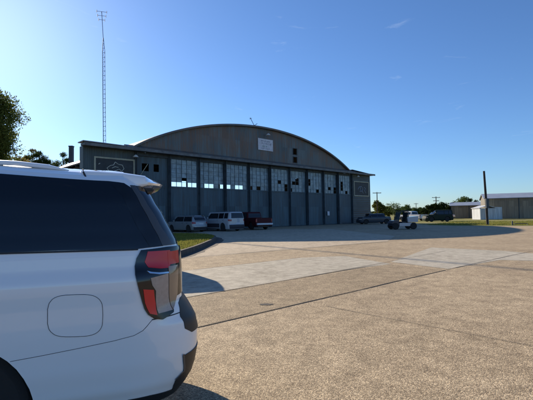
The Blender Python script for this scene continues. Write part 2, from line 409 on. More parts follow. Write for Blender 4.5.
# ------------------------------------------------------------------ hangar
OX, OY = -16.0, 34.8
HRZ = math.atan2(.691, .723)
hg = thing('hangar', 'large weathered metal hangar with arched roof and tall glazed sliding doors', 'hangar', (OX, OY, 0), HRZ)
X1, X2, XE = 4.9, 40.6, 46.1      # left annex end, right annex start, right corner
ZD, DEP = 7.95, 25.0
XC, HW, RISE = 22.2, 17.9, 4.35
def archz(x):
    q = (x-XC)/HW
    return ZD + RISE*math.sqrt(max(0, 1-abs(q)**2.0))*1.0 if False else ZD-.0 + RISE*(math.sqrt(max(0, 1.35**2-q*q)) - math.sqrt(1.35**2-1))/(1.35-math.sqrt(1.35**2-1))
# annex walls
def annex(x0, x1, m, dep):
    B().box(x0, x1, 0, .12, 0, ZD-.1).obj('annex_wall', m, hg)
    return
annex(0, X1, 'annexwall', 5); annex(X2, XE, 'lap', 5)
B().box(0, .12, .123, .7, 0, ZD-.1).obj('side_wall', 'annexwall', hg)
B().box(XE-.12, XE, .123, .7, 0, ZD-.1).obj('side_wall', 'lap', hg)
B().box(0, X1-.003, .703, .8, 0, ZD-.1).obj('back_wall', 'annexwall', hg)
B().box(X2+.003, XE, .703, .8, 0, ZD-.1).obj('back_wall', 'lap', hg)
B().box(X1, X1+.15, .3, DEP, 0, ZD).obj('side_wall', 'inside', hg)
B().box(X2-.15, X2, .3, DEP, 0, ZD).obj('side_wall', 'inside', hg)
# annex roofs: shallow sheds with overhang
B().prism([(-.15, ZD+.22), (X1+.3, ZD+.16), (X1+.3, ZD+.22), (-.15, ZD+.30)], -.5, .85).obj('annex_roof', 'flash', hg)
B().prism([(X2-.3, ZD+.42), (XE+.22, ZD-.02), (XE+.22, ZD+.05), (X2-.3, ZD+.50)], -.55, .85).obj('annex_roof', 'track', hg)
B().prism([(X2-.3, ZD-.1), (XE, ZD-.1), (XE, ZD+.0), (X2-.3, ZD+.40)], 0, .1).obj('fascia', 'lap', hg)
B().prism([(0, ZD-.1), (X1+.3, ZD-.1), (X1+.3, ZD+.15), (0, ZD+.21)], 0.01, .1).obj('fascia', 'annexwall', hg)
# arch gable
xs = [XC-HW + 2*HW*i/60 for i in range(61)]
pts = [(x, archz(x)) for x in xs]
vx0, vx1 = 41.1-13.9, 41.1-13.15
holes = [(27.2, 27.95, 8.55, 9.3), (27.2, 27.95, 9.65, 10.45)]
bb = B()
def gcol(xa, xb):
    za, zb = archz(xa), archz(xb)
    segs = []
    if xa >= 27.19 and xb <= 27.96:
        return [(ZD+.02, ZD+.02, 8.55, 8.55), (9.3, 9.3, 9.65, 9.65), (10.45, 10.45, za, zb)]
    return [(ZD+.02, ZD+.02, za, zb)]
gx = sorted(set([round(x, 4) for x in xs] + [27.2, 27.95]))
for xa, xb in zip(gx, gx[1:]):
    for (a0, a1, b0, b1) in gcol(xa, xb):
        if max(b0, b1) > max(a0, a1)+.001: bb.quad((xa, -.03, a0), (xb, -.03, a1), (xb, -.03, b1), (xa, -.03, b0))
bmesh.ops.remove_doubles(bb.b, verts=bb.b.verts, dist=1e-4)
ex = bmesh.ops.extrude_face_region(bb.b, geom=list(bb.b.faces))
bmesh.ops.translate(bb.b, verts=[v for v in ex['geom'] if isinstance(v, bmesh.types.BMVert)], vec=(0, .08, 0))
bb.obj('gable', 'gable', hg)
for hx in holes:
    f_ = B(); a, b_, c_, d_ = hx
    f_.box(a-.07, a-.005, -.06, -.033, c_-.07, d_+.07); f_.box(b_+.005, b_+.07, -.06, -.033, c_-.07, d_+.07)
    f_.box(a-.004, b_+.004, -.06, -.033, c_-.07, c_-.004); f_.box(a-.004, b_+.004, -.06, -.033, d_+.004, d_+.07)
    f_.obj('vent_frame', 'steel', hg)
# arched roof
bb = B(); ring = []
for yy in (-.45, DEP):
    ring.append([bb.b.verts.new((x, yy, archz(x)+.02)) for x in xs]); ring.append([bb.b.verts.new((x, yy, archz(x)+.22)) for x in xs])
for i in range(60):
    bb.b.faces.new((ring[1][i], ring[1][i+1], ring[3][i+1], ring[3][i])); bb.b.faces.new((ring[0][i], ring[0][i+1], ring[2][i+1], ring[2][i]))
    bb.b.faces.new((ring[0][i], ring[0][i+1], ring[1][i+1], ring[1][i])); bb.b.faces.new((ring[2][i], ring[2][i+1], ring[3][i+1], ring[3][i]))
for k in (0, 60): bb.b.faces.new((ring[0][k], ring[1][k], ring[3][k], ring[2][k]))
bb.obj('roof', 'roofm', hg, smooth=True)
# roof trusses inside
for yy in (5, 10, 15, 20):
    bb = B(); bb.tube([(x, yy, archz(x)-.15) for x in xs[::6]], .08, 5); bb.tube([(xs[0], yy, ZD-.1), (xs[-1], yy, ZD-.1)], .08, 5)
    for i in range(3, 58, 6): bb.tube([(xs[i], yy, ZD-.1), (xs[i+3], yy, archz(xs[i+3])-.15)], .04, 4)
    bb.obj('roof_truss', 'steel', hg)
# door track housing
B().box(-.2, XE+.05, -.95, -.035, ZD-.16, ZD+.02).obj('canopy', 'track', hg)
B().prism([(-.96, ZD+.023), (-.035, ZD+.023), (-.035, ZD+.42), (-.2, ZD+.40)], X1-1.2, X2+.6, 'X').obj('canopy_flashing', 'gable', hg)
B().box(-.21, XE+.06, -1.0, -.955, ZD-.2, ZD+.06).obj('canopy_edge', 'galvd', hg)
B().box(X1, X2, -.04, .35, ZD-.52, ZD-.165).obj('door_head', 'steel', hg)
B().box(X1, X2, -.15, .5, .0, .05).obj('door_track', 'steel', hg)
# sliding door leaves
LW = (X2-X1)/10
missing = {1: {(0,0):1,(1,0):1,(2,0):1,(3,0):1,(4,0):1,(2,1):1}, 2: {(1,0):1,(2,0):1,(4,0):1}, 3: {(0,0):1,(2,0):1,(3,0):1},
           4: {(0,0):1,(2,0):1}, 5: {(2,2):1,(4,0):1,(4,1):1}, 6: {(0,0):1,(1,2):1,(2,2):1,(2,3):1}, 7: {(0,2):1,(0,3):1,(3,0):1},
           8: {(2,1):1,(4,0):1,(4,1):1}, 9: {(1,1):1,(1,2):1,(1,3):1,(3,0):1}}
Z0, Z1 = 4.62, 7.42
NC, NR = 5, 6
for k in range(10):
    lap = -.02 if k % 2 else .12
    xa, xb = max(X1+.16, X1+LW*k-lap), min(X2-.16, X1+LW*(k+1)+lap)
    y0 = .0 if k % 2 else .14
    if k == 0:
        bb = B(); bb.box(xa, xb, y0, y0+.1, .06, 6.0)
        bb.box(xa, xa+.5, y0, y0+.1, 6.003, 6.75); bb.box(xa+1.25, xa+1.75, y0, y0+.1, 6.003, 6.75); bb.box(xa+2.35, xb, y0, y0+.1, 6.003, 6.75)
        bb.box(xa, xb, y0, y0+.1, 6.753, Z1+.1)
        lf = bb.obj('door_leaf', 'door', hg)
        B().tube([(xa+.15, y0-.03, 5.3), (xa+1.1, y0-.03, 6.7)], .035, 5).obj('brace', 'cream', lf)
    else:
        lf = B().box(xa, xb, y0, y0+.1, .06, Z0).obj('door_leaf', 'door', hg)
        ox0, ox1 = xa+.22, xb-.22
        # glass
        bb = B(); fr = B(); ci = (ox1-ox0)/NC; ri = (Z1-Z0)/NR
        for c_ in range(NC):
            for r_ in range(NR):
                if missing.get(k, {}).get((c_, r_)): continue
                tx, tz = random.uniform(-.012, .012), random.uniform(-.012, .012)
                a, b_ = ox0+ci*c_, ox0+ci*(c_+1); c0, c1 = Z0+ri*r_, Z0+ri*(r_+1)
                bb.quad((a, y0+.05+tx, c0), (b_, y0+.05-tx, c0), (b_, y0+.05-tx+tz, c1), (a, y0+.05+tx+tz, c1))
        wn = bb.obj('window', 'pane', lf)
        for c_ in range(NC+1):
            x = ox0+ci*c_; fr.box(x-.022, x+.022, y0+.02, y0+.075, Z0+.003, Z1)
        for r_ in range(1, NR): fr.box(ox0+.001, ox1-.001, y0+.026, y0+.07, Z0+ri*r_-.012, Z0+ri*r_+.012)
        fr.obj('frame', 'mullion', wn)
        for q_ in ((xa, ox0-.024, y0, y0+.1, Z0+.003, Z1+.1), (ox1+.024, xb, y0, y0+.1, Z0+.003, Z1+.1)): B().box(*q_).obj('stile', 'door', lf)
        B().box(ox0-.02, ox1+.02, y0+.002, y0+.098, Z1+.003, Z1+.1).obj('head_rail', 'door', lf)
    for za, zb_ in ((Z0-.17, Z0-.02), (.1, .3)): B().box(xa+.02, xb-.02, y0-.05, y0-.003, za, zb_).obj('rail', 'door', lf)
for k in range(11):
    x = X1+LW*k; wd = .14
    B().box(x-wd, x+wd, -.13, -.055, .06, ZD-.2).box(x-.03, x+.03, -.3, -.125, .061, ZD-.2).obj('door_post', 'steel', hg)
B().box(25.05+9.9-.6, 25.05+9.9-.1, -.075, -.055, 1.35, 1.95).obj('notice', 'sign', hg)
# rear wall with its own row of windows
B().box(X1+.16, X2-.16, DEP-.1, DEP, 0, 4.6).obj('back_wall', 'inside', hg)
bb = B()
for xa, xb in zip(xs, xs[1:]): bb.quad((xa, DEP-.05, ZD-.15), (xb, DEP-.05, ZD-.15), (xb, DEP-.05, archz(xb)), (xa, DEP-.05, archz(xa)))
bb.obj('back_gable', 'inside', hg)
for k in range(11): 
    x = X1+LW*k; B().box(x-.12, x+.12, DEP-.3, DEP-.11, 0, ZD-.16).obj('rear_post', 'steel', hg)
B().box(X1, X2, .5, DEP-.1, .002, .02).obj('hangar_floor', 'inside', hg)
# lights, boards, sign, antenna fixed to the hangar
def hl(x, y, z): return hg.matrix_world @ Vector((x, y, z))
bpy.context.view_layer.update()
def wall_lamp(x, z, label, big=1):
    p = hl(x, 0, z); t = thing('wall_lamp', label, 'lamp', p, HRZ, 'flood lamps on the hangar front')
    B().tube([(0, -.03, 0), (0, -.35, .12), (0, -.6, .05)], .03, 6).obj('arm', 'galv', t)
    B().lathe([(.06, .12), (.12, .08), (.24*big, -.06), (.26*big, -.12), (.02, -.11)], (0, -.68, .02), 14).obj('lamp_shade', 'lampw', t, smooth=True)
    return t
wall_lamp(4.55, 7.25, 'pale shaded lamp above the boarded left end of the hangar')
wall_lamp(41.1+.5, 7.45, 'pale shaded lamp above the framed board on the right end', .9)
wall_lamp(21.95, 11.55, 'pale lamp high on the arched gable above the white sign', 1.1)
def framed_board(x0, x1, z0, z1, label, strokes, m):
    p = hl(x0, -.0, z0); t = thing('painted_board', label, 'painted board', p, HRZ)
    W_, H_ = x1-x0, z1-z0; f_ = .14
    B().box(f_, W_-f_, -.04, -.005, f_, H_-f_).obj('panel', 'board', t)
    B().box(0, W_, -.07, -.005, 0, f_-.003).box(0, W_, -.07, -.005, H_-f_+.003, H_).box(0, f_-.003, -.07, -.005, f_, H_-f_).box(W_-f_+.003, W_, -.07, -.005, f_, H_-f_).obj('frame', 'cream', t)
    for st in strokes: 
        b_ = B()
        for (a, c_), (d_, e_) in zip(st, st[1:]):
            b_.tube([(a*W_, -.045, c_*H_), (d_*W_, -.045, e_*H_)], .032, 5)
        b_.obj('painted_outline', m, t)
    return t
framed_board(.95, 4.75, 4.55, 7.0, 'wide dark board in a cream frame with a sketched creature outline, left end of hangar',
    [[(.30,.60),(.38,.70),(.46,.73),(.50,.85),(.58,.77),(.68,.75),(.72,.61),(.66,.51),(.60,.59),(.52,.53),(.42,.45),(.34,.51),(.30,.60)], [(.42,.61),(.50,.67),(.58,.65)], [(.10,.72),(.14,.76)]], 'chalk')
framed_board(41.35, 45.6, 4.35, 6.75, 'small looking dark board in a cream frame with bluish lettering marks, right end of hangar',
    [[(.25,.45),(.34,.62),(.50,.66),(.60,.5),(.52,.38),(.62,.2)], [(.42,.38),(.42,.6)], [(.36,.3),(.46,.36),(.54,.3)], [(.66,.62),(.76,.55),(.7,.4),(.78,.25)]], 'chalkblue')
p = hl(20.75, -.06, 9.62)
sg = thing('sign', 'white rectangular sign with faded dark writing high on the gable', 'sign', p, HRZ)
B().box(0, 2.55, -.06, 0, 0, 1.45).obj('sign_board', 'sign', sg)
rr = random.Random(3)
for row, (zc, hh, x0, x1, mm_) in enumerate(((1.16, .16, .45, 2.1, 'ink'), (.86, .2, .25, 2.35, 'ink'), (.5, .2, .75, 1.65, 'inkg'), (.24, .09, .5, 2.0, 'ink'))):
    b_ = B(); x = x0
    while x < x1-.05:
        wl = rr.uniform(.05, .10)
        b_.box(x, x+wl*.3, -.068, -.062, zc-hh/2, zc+hh/2)
        if rr.random() < .8: b_.box(x+wl*.3, x+wl, -.068, -.062, zc+hh*.2, zc+hh/2)
        if rr.random() < .6: b_.box(x+wl*.3, x+wl, -.068, -.062, zc-hh/2, zc-hh*.25)
        x += wl+.045
        if rr.random() < .2: x += .1
    b_.obj('lettering', mm_, sg)
p = hl(21.3, 1.2, archz(21.3)+.2)
va = thing('roof_antenna', 'small dark forked antenna on the crest of the arched roof', 'antenna', p, HRZ)
B().tube([(0,0,0),(0,0,.5)], .05, 6).obj('stub', 'steel', va)
B().tube([(0,0,.45),(-.65,0,1.35)], .035, 5).tube([(0,0,.4),(.55,0,.75)], .035, 5).tube([(-.75,0,1.15),(-.4,0,1.3)], .03, 5).obj('arm', 'steel', va)
# utility box in front of left door
p = gp(177, 231.5); t = thing('utility_box', 'pale metal cabinet on a post beside the silver car', 'utility box', (p.x-1.0, p.y+1.6, 0), HRZ)
B().box(-.28,.28,-.15,.15,1.35,2.0).obj('cabinet', 'lampw', t, bevel=.02)
B().box(-.05,.05,-.05,.05,0,1.347).obj('post', 'galv', t)

# lattice mast behind the left annex
p = at(104.9, 145, 42.5); mast = thing('antenna_mast', 'tall thin lattice radio mast rising behind the left end of the hangar', 'antenna mast', (p.x, p.y, 0), .3)
top = at(103.2, 38, 42.5); off = Vector((top.x-p.x, 0, 0)); off.rotate(Matrix.Rotation(-.3, 3, 'Z'))
HT = top.z
def mp(a, z): 
    q = .16*(1 if z < HT-1.5 else max(.15, (HT-z)/1.5)); f_ = z/HT
    return Vector((math.cos(a)*q+off.x*f_, math.sin(a)*q+off.y*f_, z))
bb = B()
for k in range(3):
    a = 2*math.pi*k/3; bb.tube([mp(a, z) for z in (0, 6, 12, HT-1.5, HT)], .022, 5)
bb.obj('leg', 'steel', mast)
bb = B(); z = .3; i = 0
while z < HT-.5:
    for k in range(3): bb.tube([mp(2*math.pi*k/3, z), mp(2*math.pi*(k+1)/3, z+.0)], .014, 4); bb.tube([mp(2*math.pi*k/3, z), mp(2*math.pi*(k+1)/3, z+.5)], .010, 3)
    z += .5
bb.obj('lattice', 'steel', mast)
zt = at(101.5, 12, 42.5); tip = Vector((off.x-.15, off.y, zt.z))
b_ = Vector((off.x, off.y, HT)); B().tube([b_, tip], .035, 6).obj('pole', 'galv', mast)
bb = B()
for dz, L_ in ((0, .5), (-.45, .42), (-.9, .3)):
    bb.tube([tip+Vector((-L_, 0, dz)), tip+Vector((L_, 0, dz))], .022, 5)
    for s_ in (-1, 1): bb.tube([tip+Vector((s_*L_, 0, dz-.14)), tip+Vector((s_*L_, 0, dz+.14))], .03, 5)
bb.tube([tip+Vector((0,-.4,-.2)), tip+Vector((0,.4,-.2))], .02, 5)
bb.obj('aerial', 'galv', mast)

# ------------------------------------------------------------------ shells for vehicles
def lerp_prof(prof, z):
    if z <= prof[0][0]: return prof[0][1]
    for (a, va_), (b_, vb) in zip(prof, prof[1:]):
        if z <= b_:
            t = (z-a)/(b_-a); t2 = t*t*(3-2*t)*.5 + t*.5; return va_+(vb-va_)*t2
    return prof[-1][1]
class Shell:
    """car skin.  local frame: x=0 rear plane, body towards -x, y from 0 (near side) to W."""
    def __init__(s, L, W, rr, rf, side, rear, front, bulge_r=.03, bulge_f=.12, step=.02, x0=0):
        s.side, s.rear, s.front, s.W, s.L, s.x0 = side, rear, front, W, L, x0
        P_ = []
        def add(x, y, nx, ny): P_.append((x, y, nx, ny))
        hw = W/2
        def cornerpts(r, n): return [(math.sin(a), 1-math.cos(a)) for a in [math.pi/2*i/n for i in range(n+1)]]
        # front centre -> near side -> rear centre
        nf = max(6, int((hw-rf)/.08))
        for i in range(nf): 
            y = hw-(hw-rf)*i/nf; add(-L, y, -1, 0)
        n = max(6, int(rf*1.6/.04))
        for i in range(n+1):
            a = math.pi/2*i/n; add(-L+rf-math.cos(a)*rf, rf-math.sin(a)*rf, -math.cos(a), -math.sin(a))
        ns = max(8, int((L-rr-rf)/(step*3)))
        for i in range(1, ns): add(-L+rf+(L-rf-rr)*i/ns, 0, 0, -1)
        n = max(8, int(rr*1.6/step))
        for i in range(n+1):
            a = math.pi/2*i/n; add(-rr+math.sin(a)*rr, rr-math.cos(a)*rr, math.sin(a), -math.cos(a))
        nb = max(6, int((hw-rr)/(step*2)))
        for i in range(1, nb+1): add(0, rr+(hw-rr)*i/nb, 1, 0)
        half = P_[:]
        P_ += [(x, W-y, nx, -ny) for (x, y, nx, ny) in half[-2:0:-1]]
        s.P = []
        for (x, y, nx, ny) in P_:
            q = (y-hw)/hw
            if nx > 0: x += bulge_r*(1-q*q)*nx
            if nx < 0: x -= bulge_f*(1-q*q)*(-nx)
            s.P.append((x+x0, y, nx, ny))
        s.S = [0]
        for a, b_ in zip(s.P, s.P[1:]+s.P[:1]): s.S.append(s.S[-1]+math.hypot(a[0]-b_[0], a[1]-b_[1]))
        s.total = s.S[-1]; s.half = s.total/2
    drop = None
    def zz(s, x, z): return z-(s.drop(x, z) if s.drop else 0)
    def disp(s, p, z):
        x, y, nx, ny = p
        dx = -lerp_prof(s.rear, z)*nx if nx > 0 else lerp_prof(s.front, z)*(-nx)
        dy = -lerp_prof(s.side, z)*ny
        return (x+dx, y+dy)
    def raw(s, q):
        q %= s.total
        lo_, hi_ = 0, len(s.P)
        while hi_-lo_ > 1:
            m_ = (lo_+hi_)//2
            if s.S[m_] <= q: lo_ = m_
            else: hi_ = m_
        a, b_ = s.P[lo_], s.P[(lo_+1) % len(s.P)]; t = (q-s.S[lo_])/(s.S[lo_+1]-s.S[lo_])
        return tuple(a[i]+(b_[i]-a[i])*t for i in range(4))
    def at(s, q, z, off=0):
        p = s.raw(q); x, y = s.disp(p, z); v = Vector((x, y, s.zz(x, z)))
        if off:
            e = .01; p2 = s.raw(q+e); x2, y2 = s.disp(p2, z); v2 = Vector((x2, y2, s.zz(x2, z))); x3, y3 = s.disp(p, z+e); v3 = Vector((x3, y3, s.zz(x3, z+e)))
            n_ = (v2-v).cross(v3-v).normalized()
            if n_.x*p[2]+n_.y*p[3] < 0: n_ = -n_
            v = v+n_*off
        return v
    def s_of_x(s, x):      # near side straight part
        best = min(range(len(s.P)//2), key=lambda i: abs(s.P[i][0]-x)+abs(s.P[i][1])*2); 
        i = best; return s.S[i]+(x-s.P[i][0])
    def inv(s, v):
        best, bq = 1e9, 0
        for i, p in enumerate(s.P):
            x, y = s.disp(p, v.z); d = (x-v.x)**2+(y-v.y)**2
            if d < best: best, bq = d, i
        # refine
        q0 = s.S[bq]; bb_ = best; bqq = q0
        for k in range(-40, 41):
            q = q0+k*.002; w_ = s.at(q, v.z); d = (w_.x-v.x)**2+(w_.y-v.y)**2
            if d < bb_: bb_, bqq = d, q
        return bqq
    def mesh_bm(s, zs, cap_top=None, cap_bot=True):
        b_ = B(); rings = []
        for z in zs: rings.append([b_.b.verts.new((x, y, s.zz(x, z))) for (x, y) in [s.disp(p, z) for p in s.P]])
        n_ = len(s.P)
        if cap_top:
            # rings drawn towards the spine, following list of (fraction, dz)
            top = rings[-1]; ztop = zs[-1]; hw = s.W/2
            xs_ = [v.co.x for v in top]; x_lo, x_hi = min(xs_)+hw*.55, max(xs_)-hw*.55
            for (fr, dz) in cap_top:
                r_ = []
                for v in top:
                    tx = min(max(v.co.x, x_lo), x_hi); r_.append(b_.b.verts.new((v.co.x+(tx-v.co.x)*fr, v.co.y+(hw-v.co.y)*fr, s.zz(v.co.x+(tx-v.co.x)*fr, ztop+dz))))
                rings.append(r_)
        for A, D in zip(rings, rings[1:]):
            for k in range(n_): b_.b.faces.new((A[k], A[(k+1)%n_], D[(k+1)%n_], D[k]))
        if cap_bot: b_.b.faces.new(rings[0][::-1])
        b_.b.faces.new(rings[-1])
        return b_
    def patch(s, poly, off=.003, thick=.006, grid=.04, smooth=True, bend=None):
        """2D polygon in (s,z) laid on the skin, with a small rim"""
        bm = bmesh.new(); bm.faces.new([bm.verts.new((q, z, 0)) for q, z in poly])
        s0, s1 = min(p[0] for p in poly), max(p[0] for p in poly); z0, z1 = min(p[1] for p in poly), max(p[1] for p in poly)
        k = math.ceil(s0/grid)*grid
        while k < s1:
            bmesh.ops.bisect_plane(bm, geom=list(bm.verts)+list(bm.edges)+list(bm.faces), dist=1e-5, plane_co=(k,0,0), plane_no=(1,0,0)); k += grid
        k = math.ceil(z0/grid)*grid
        while k < z1:
            bmesh.ops.bisect_plane(bm, geom=list(bm.verts)+list(bm.edges)+list(bm.faces), dist=1e-5, plane_co=(0,k,0), plane_no=(0,1,0)); k += grid
        bnd = [e for e in bm.edges if e.is_boundary]
        ex = bmesh.ops.extrude_edge_only(bm, edges=bnd); lows = set(v for v in ex['geom'] if isinstance(v, bmesh.types.BMVert))
        for v in bm.verts: 
            o_ = off-thick if v in lows else off
            v.co = s.at(v.co.x, v.co.y, o_)
        b_ = B(); b_.b.free(); b_.b = bm
        return b_
    def strip(s, pts, wd, off=.0012, closed=False):
        """thin line following (s,z) points"""
        q = []
        P2 = pts+[pts[0]] if closed else pts
        for (a, b_) in zip(P2, P2[1:]):
            n_ = max(1, int(math.hypot(a[0]-b_[0], a[1]-b_[1])/.02))
            q += [(a[0]+(b_[0]-a[0])*i/n_, a[1]+(b_[1]-a[1])*i/n_) for i in range(n_)]
        q.append(P2[-1]); bm = B(); prev = None; m_ = len(q)
        for i, p in enumerate(q):
            a, c_ = (q[i-1] if i else (q[-2] if closed else q[0])), (q[i+1] if i < m_-1 else (q[1] if closed else q[-1]))
            d = Vector((c_[0]-a[0], c_[1]-a[1])).normalized(); n_ = Vector((-d.y, d.x))*wd/2
            cur = [bm.b.verts.new(s.at(p[0]+n_.x, p[1]+n_.y, off)), bm.b.verts.new(s.at(p[0]-n_.x, p[1]-n_.y, off))]
            if prev: bm.b.faces.new((prev[0], prev[1], cur[1], cur[0]))
            prev = cur
        return bm
def frange(a, b, n): return [a+(b-a)*i/n for i in range(n+1)]

def wheel(parent, x, y, r, wd, out, rim='silverrim', n=28):
    """out = -1 near side, +1 far side"""
    w_ = bpy.data.objects.new('wheel', None); C.objects.link(w_); w_.parent = parent; w_.location = (x, y, r)
    a, b_ = (0, wd) if out < 0 else (0, -wd)
    sg_ = 1 if out < 0 else -1
    prof = [(r*.60, 0), (r*.66, -.004*sg_), (r*.90, .0), (r*.985, .03*sg_), (r, .06*sg_), (r, (wd-.06)*sg_), (r*.97, (wd-.02)*sg_), (r*.6, wd*sg_)]
    B().lathe(prof, (0, 0, 0), n, 'Y').obj('tyre', 'tyre', w_, smooth=True)
    bb_ = B(); bb_.lathe([(r*.60, .012*sg_), (r*.615, .004*sg_), (r*.56, .01*sg_), (r*.54, .06*sg_), (r*.2, .10*sg_), (r*.02, .10*sg_)], (0, 0, 0), n, 'Y')
    for k in range(6):
        a_ = math.pi*2*k/6+.3; d = Vector((math.cos(a_), 0, math.sin(a_))); t_ = Vector((-math.sin(a_), 0, math.cos(a_)))
        for sgn in (-1, 1):
            p0 = d*r*.1+t_*r*.06*sgn+Vector((0, .035*sg_, 0)); p1 = d*r*.56+t_*r*.13*sgn+Vector((0, .02*sg_, 0))
            bb_.tube([p0, p1], r*.045, 6)
    bb_.lathe([(r*.14, .03*sg_), (r*.10, .012*sg_), (r*.01, .01*sg_)], (0, 0, 0), 12, 'Y')
    bb_.obj('rim', rim, w_, smooth=True)
    return w_

def cut_wheels(o, centers, r, W, name):
    """boolean the wheel openings into the body mesh"""
    mods = []; tmp = []
    for (x, z) in centers:
        for (ya, yb) in ((-.5, .34), (W-.34, W+.5)):
            me = B().lathe([(r, ya), (r, yb)], (x, 0, z), 40, 'Y').mesh('cut')
            c_ = bpy.data.objects.new('cut', me); scn.collection.objects.link(c_); c_.parent = o.parent; tmp.append(c_)
            m_ = o.modifiers.new('b', 'BOOLEAN'); m_.object = c_; m_.operation = 'DIFFERENCE'; m_.solver = 'EXACT'
    bpy.context.view_layer.update()
    dg = bpy.context.evaluated_depsgraph_get(); me = bpy.data.meshes.new_from_object(o.evaluated_get(dg))
    o.modifiers.clear(); old = o.data; o.data = me; me.name = name
    for c_ in tmp: bpy.data.objects.remove(c_)
    me.polygons.foreach_set('use_smooth', [True]*len(me.polygons)); me.set_sharp_from_angle(angle=R(38))

# ------------------------------------------------------------------ the near white SUV
AN = R(18.5)
suv = thing('parked_suv', 'big glossy white SUV close up at the left, only its rear end in view', 'SUV', (-.52, 2.50, 0), AN)
SL, SW = 5.45, 1.97
side = [(.30,.11),(.36,.075),(.45,.035),(.60,.012),(.80,.004),(.95,.004),(1.06,-.002),(1.105,.0),(1.135,.014),(1.17,.032),(1.24,.040),(1.285,.052),(1.40,.085),(1.55,.128),(1.68,.178),(1.745,.215),(1.782,.252),(1.81,.300),(1.828,.37)]
rear = [(.30,.02),(.36,-.03),(.42,-.070),(.50,-.095),(.60,-.112),(.70,-.115),(.78,-.10),(.85,-.05),(.92,-.008),(.97,.0),(1.1,.0),(1.25,.008),(1.31,.03),(1.45,.10),(1.60,.185),(1.70,.245),(1.765,.32),(1.81,.43),(1.828,.50)]
frontl = [(.36,.12),(.5,.02),(.7,0),(1.0,.02),(1.15,.08),(1.25,.3),(1.285,.55)]
frontg = [(1.2,0),(1.285,.0),(1.5,.32),(1.7,.62),(1.78,.80),(1.828,.98)]
def suv_drop(x, z):        # the roof falls a little towards the tail
    a = min(1, max(0, (x+1.45)/1.0)); a = a*a*(3-2*a); return .045*a*min(1, max(0, (z-1.60)/.2))
low = Shell(SL, SW, .36, .30, side, rear, frontl, bulge_r=.03, bulge_f=.15, step=.012)

gre = Shell(4.15, SW, .36, .30, side, rear, frontg, bulge_r=.03, bulge_f=.1, step=.012)
gre.drop = suv_drop
# body
zs = frange(.30, .50, 10)+frange(.52, .80, 20)[0:]+frange(.82, 1.25, 26)+[1.262, 1.275, 1.285]
bd = low.mesh_bm(sorted(set(round(z, 4) for z in zs)), cap_top=[(.12, .012), (.3, .03), (.6, .05)])
body = bd.obj('body', 'paint', suv)
AX, AXF, WR = -1.25, -4.45, .40
cut_wheels(body, [(AX, WR), (AXF, WR)], .425, SW, 'body')
zs = [1.24, 1.285]+frange(1.30, 1.74, 18)+frange(1.75, 1.828, 12)
gb = gre.mesh_bm(sorted(set(round(z, 4) for z in zs)), cap_top=[(.05, .006), (.15, .018), (.3, .03), (.5, .04), (.75, .048), (.9, .05)])
cabin = gb.obj('cabin', 'paint', suv, smooth=True)
bpy.context.view_layer.update()
def bvh(o):
    me = o.data; mw = o.matrix_world
    return BVHTree.FromPolygons([mw @ v.co for v in me.vertices], [tuple(p.vertices) for p in me.polygons])
trees_ = [(bvh(cabin), gre), (bvh(body), low)]
minv = suv.matrix_world.inverted()
# low resolution (s,z) solver: intersect pixel ray with the skin
def sz(px, py):
    d = ray(px, py); best = None
    for t_, sh in trees_:
        h = t_.ray_cast(CAM, d)
        if h[0] is not None and (best is None or h[3] < best[1]): best = (h[0], h[3])
    if best is None:
        for k in range(1, 40):
            r_ = sz_try(px-k, py)
            if r_ is not None: return r_
    v = minv @ best[0]; return zfix(v)
def sz_try(px, py):
    d = ray(px, py); best = None
    for t_, sh in trees_:
        h = t_.ray_cast(CAM, d)
        if h[0] is not None and (best is None or h[3] < best[1]): best = (h[0], h[3])
    if best is None: return None
    v = minv @ best[0]; return zfix(v)
def zfix(v):
    z = v.z
    for _ in range(6): z = v.z+suv_drop(v.x, z)
    return (low_s(Vector((v.x, v.y, z))), z)
def low_s(v): return low.half-(gre.half-gre.inv(v)) if v.z > 1.2 or True else low.inv(v)
# one parameter for both skins: distance measured back from the rear centre (they share the rear and sides)
def L2G(q): return gre.half+(q-low.half)
def patch_px(name, pts, m, parent, off=.003, thick=.006, grid=.04, extra=None):
    P_ = [(L2G(q), z) for q, z in (sz(*p) if not isinstance(p[0], str) else (low.half-float(p[0]), p[1]) for p in pts)]
    return gre.patch(P_, off, thick, grid).obj(name, m, parent, smooth=True)
def strip_px(name, pts, wd, m, parent, closed=False, off=.0012):
    P_ = [(L2G(sz(*p)[0]), sz(*p)[1]) for p in pts]
    return gre.strip(P_, wd, off, closed).obj(name, m, parent)
gh = gre.half
def back(d): return gh-d        # d metres round the skin from the rear centre, near side
sx = lambda x: gre.s_of_x(x)
# windows: near side seen in the photograph, far side mirrored
topz = 1.752; 
sg_pts = [(sx(-2.02), 1.29), (sx(-2.02), topz+.008), (sx(-1.2), topz+.006), sz(60,178.6), sz(108,181.3), sz(124,183.5), sz(131,188), sz(141,205), sz(155,230), sz(163,246), sz(150,247.5), sz(138,249), sz(60,250.5)]
sg_pts = [sg_pts[0], sg_pts[1], sg_pts[2]]+[(L2G(q), z) for q, z in sg_pts[3:]]
sgm = gre.patch(sg_pts, .004, .008, .05).obj('quarter_window', 'glass', suv, smooth=True)
for (xa, xb, xt) in ((-2.98, -2.09, -2.98), (-3.85, -3.05, -3.40)):
    gre.patch([(sx(xa), 1.29), (sx(xt), topz), (sx(xb), topz), (sx(xb), 1.29)], .004, .008, .06).obj('side_window', 'glass', suv, smooth=True)
mir = lambda pts: [(2*gh-q, z) for q, z in pts]
gre.patch(mir(sg_pts), .004, .008, .06).obj('quarter_window', 'glass', suv, smooth=True)
for (xa, xb, xt) in ((-2.98, -2.09, -2.98), (-3.85, -3.05, -3.40)):
    gre.patch(mir([(sx(xa), 1.29), (sx(xt), topz), (sx(xb), topz), (sx(xb), 1.29)]), .004, .008, .06).obj('side_window', 'glass', suv, smooth=True)
